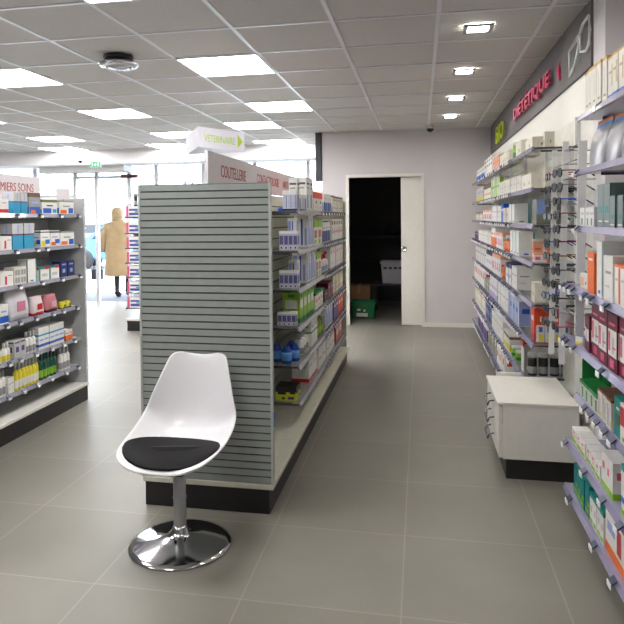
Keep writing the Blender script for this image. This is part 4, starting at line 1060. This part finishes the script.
bm = new(); box(bm, -.10, .06, -.004, -.0005, .03, .08); box(bm, -.09, -.04, -.004, -.0005, .11, .14); box(bm, .0, .03, -.004, -.0005, .10, .13); obj('white_label', mesh(bm, 'crate_label', flat(K['white'])), c1)
t = empty('cardboard_box', (-.90, 9.55, 0), label='brown cardboard box behind the green crate', cat='box')
boxobj('body', (-.16, .16, 0, .3, 0, .42), mat('cardboard', (150,115,85), .85), t)
boxobj('tape', (-.02, .02, -.001, .301, .3, .4215), mat('tape_tan', (170,140,100), .4), t)
t = empty('storage_table', (-.55, 9.5, 0), label='dark storage table in the storeroom carrying a white basket', cat='table')
boxobj('table_top', (-.16, .62, 0, .5, .42, .45), M_dark, t)
for x in (-.14, .58):
    for y in (.02, .46): boxobj('leg', (x, x+.03, y, y+.03, 0, .42), M_dark, t)
c2 = crate((-.40, 9.55, .4505), (.36, .30, .33), mat('basket_white', (150,150,154), .5), 'white laundry basket on the dark storeroom table', 'basket')
bm = new()
for k in range(4): box(bm, -.14+.075*k, -.09+.075*k, -.003, -.0005, .22, .25)
obj('grip_hole', mesh(bm, 'grip_hole', M_dark), c2)
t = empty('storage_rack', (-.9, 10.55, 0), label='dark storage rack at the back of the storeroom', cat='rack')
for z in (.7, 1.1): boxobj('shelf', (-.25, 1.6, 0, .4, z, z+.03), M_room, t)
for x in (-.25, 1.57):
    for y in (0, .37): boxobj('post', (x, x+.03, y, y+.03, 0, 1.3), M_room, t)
bm = new()
tube(bm, [(-.6,10.7,1.22),(-.45,10.7,1.225),(-.3,10.72,1.20)], [.05,.09,.05], 12)
tag(obj('bag', mesh(bm, 'bag', mat('bag_black', (24,24,26), .7))), 'black bag slumped on the storeroom rack shelf', 'bag')

# ------------------------------------------------------------------ departing person
P = empty('person', (-5.50, 11.02, .0045), .15, label='person seen from behind in long beige coat and dark leggings walking out', cat='person')
def skin(name, verts, edges, radii, m, parent, root=0, lv=2):
    me = bpy.data.meshes.new(name); me.from_pydata(verts, edges, []); o = obj(name, me, parent)
    o.modifiers.new('skin', 'SKIN'); sv = me.skin_vertices[0].data
    for v, r in zip(sv, radii): v.radius = (r, r) if not isinstance(r, tuple) else r
    sv[root].use_root = True
    s = o.modifiers.new('sub', 'SUBSURF'); s.levels = lv; s.render_levels = lv
    bpy.context.view_layer.update()
    me2 = bpy.data.meshes.new_from_object(o.evaluated_get(bpy.context.evaluated_depsgraph_get()))
    o.modifiers.clear(); o.data = me2; me2.materials.append(m)
    for p in me2.polygons: p.use_smooth = True
    for v in me2.vertices: v.co.z = max(v.co.z, 0)
    return o
V = [(0,0,.86),(0,.01,1.05),(0,.02,1.25),(0,.02,1.36),(0,.025,1.42),(0,.02,1.50),(0,.02,1.58),
     (-.07,0,.80),(-.03,.03,.46),(-.01,-.03,.10),(-.01,.02,.03),(-.01,.12,.025),
     (.10,0,.80),(.14,.16,.47),(.15,.08,.13),(.15,.12,.05),(.15,.22,.035),
     (-.17,.01,1.33),(-.22,.0,1.10),(-.22,.03,.86),(-.22,.06,.77),
     (.17,.01,1.33),(.23,.02,1.10),(.20,.14,.92),(.17,.20,.90)]
Ed = [(0,1),(1,2),(2,3),(3,4),(4,5),(5,6),(0,7),(7,8),(8,9),(9,10),(10,11),(0,12),(12,13),(13,14),(14,15),(15,16),(3,17),(17,18),(18,19),(19,20),(3,21),(21,22),(22,23),(23,24)]
Rr = [.13,.12,.14,.09,.05,.085,.07,.085,.055,.038,.04,.03,.085,.055,.038,.04,.03,.055,.045,.034,.03,.055,.045,.034,.03]
skin('body', V, Ed, Rr, mat('dark_leggings', (38,36,46), .8), P)
# coat: flaring tube, elliptical section, sleeves
bm = new(); n = 28; rings = []
for z, rx, ry, fx in ((.40,.27,.20,.02),(.42,.275,.205,.02),(.55,.262,.195,.015),(.75,.245,.185,.01),(.95,.225,.17,0),(1.10,.215,.16,0),(1.25,.215,.155,0),(1.34,.20,.14,.01),(1.39,.15,.11,.015),(1.42,.085,.08,.02),(1.45,.078,.076,.02)):
    rings.append([bm.verts.new((fx+rx*math.cos(2*PI*i/n)*(1+.02*math.sin(5*2*PI*i/n)*(1.4-z)), .02+ry*math.sin(2*PI*i/n), z)) for i in range(n)])
for A_, B_ in zip(rings, rings[1:]):
    for i in range(n): bm.faces.new([A_[i], A_[(i+1)%n], B_[(i+1)%n], B_[i]]).smooth = True
tube(bm, [(-.16,.01,1.35),(-.24,.0,1.18),(-.27,.01,1.0),(-.265,.04,.84)], [.07,.072,.065,.055], 14)
tube(bm, [(.16,.01,1.35),(.25,.03,1.16),(.26,.10,1.0),(.20,.18,.93)], [.07,.072,.065,.055], 14)
box(bm, -.12, .12, -.155, -.145, .985, 1.005)
co = obj('coat', mesh(bm, 'coat', mat('coat_beige', (176,150,112), .9, noise=.08, scale=9)), P)
bm = new(); lathe(bm, [(.082,1.40),(.10,1.42),(.098,1.47),(.08,1.475)], 24, sx=1.05, cy=.02); obj('collar', mesh(bm, 'collar', mat('coat_beige', (196,170,132))), co)
bm = new(); lathe(bm, [(.06,1.45),(.095,1.47),(.11,1.53),(.108,1.58),(.085,1.63),(.05,1.655),(0,1.66)], 24, cy=.01, sy=1.08); obj('hair', mesh(bm, 'hair', mat('hair_ash_blonde', (170,148,112), .8, noise=.25, scale=60)), P)
for sx_, (ax, ay, az), (bx, by, bz) in ((-1, (-.01,-.03,.09), (-.01,.13,.035)), (1, (.15,.08,.12), (.15,.23,.045))):
    bm = new(); tube(bm, [(ax,ay-.01,az+.06),(ax,ay,az),(ax,(ay+by)/2,(az+bz)/2-.01),(bx,by,bz)], [.046,.048,.046,.035], 12)
    for v in bm.verts: v.co.z = max(v.co.z, 0)
    obj('boot', mesh(bm, 'boot', M_dark), P)
hb_ = empty('handbag', (-5.93, 11.05, .32), .15, label='dark handbag hanging from the departing person left hand', cat='handbag')
bm = new(); box(bm, -.11, .11, -.04, .04, 0, .20, bev=.02); obj('body', mesh(bm, 'bag_body', mat('bag_dark', (60,52,60), .5)), hb_)
bm = new(); tube(bm, [(-.07,0,.19),(-.02,0,.40),(.07,0,.44),(.09,0,.38),(.07,0,.19)], .008); obj('strap', mesh(bm, 'strap', M_dark), hb_)
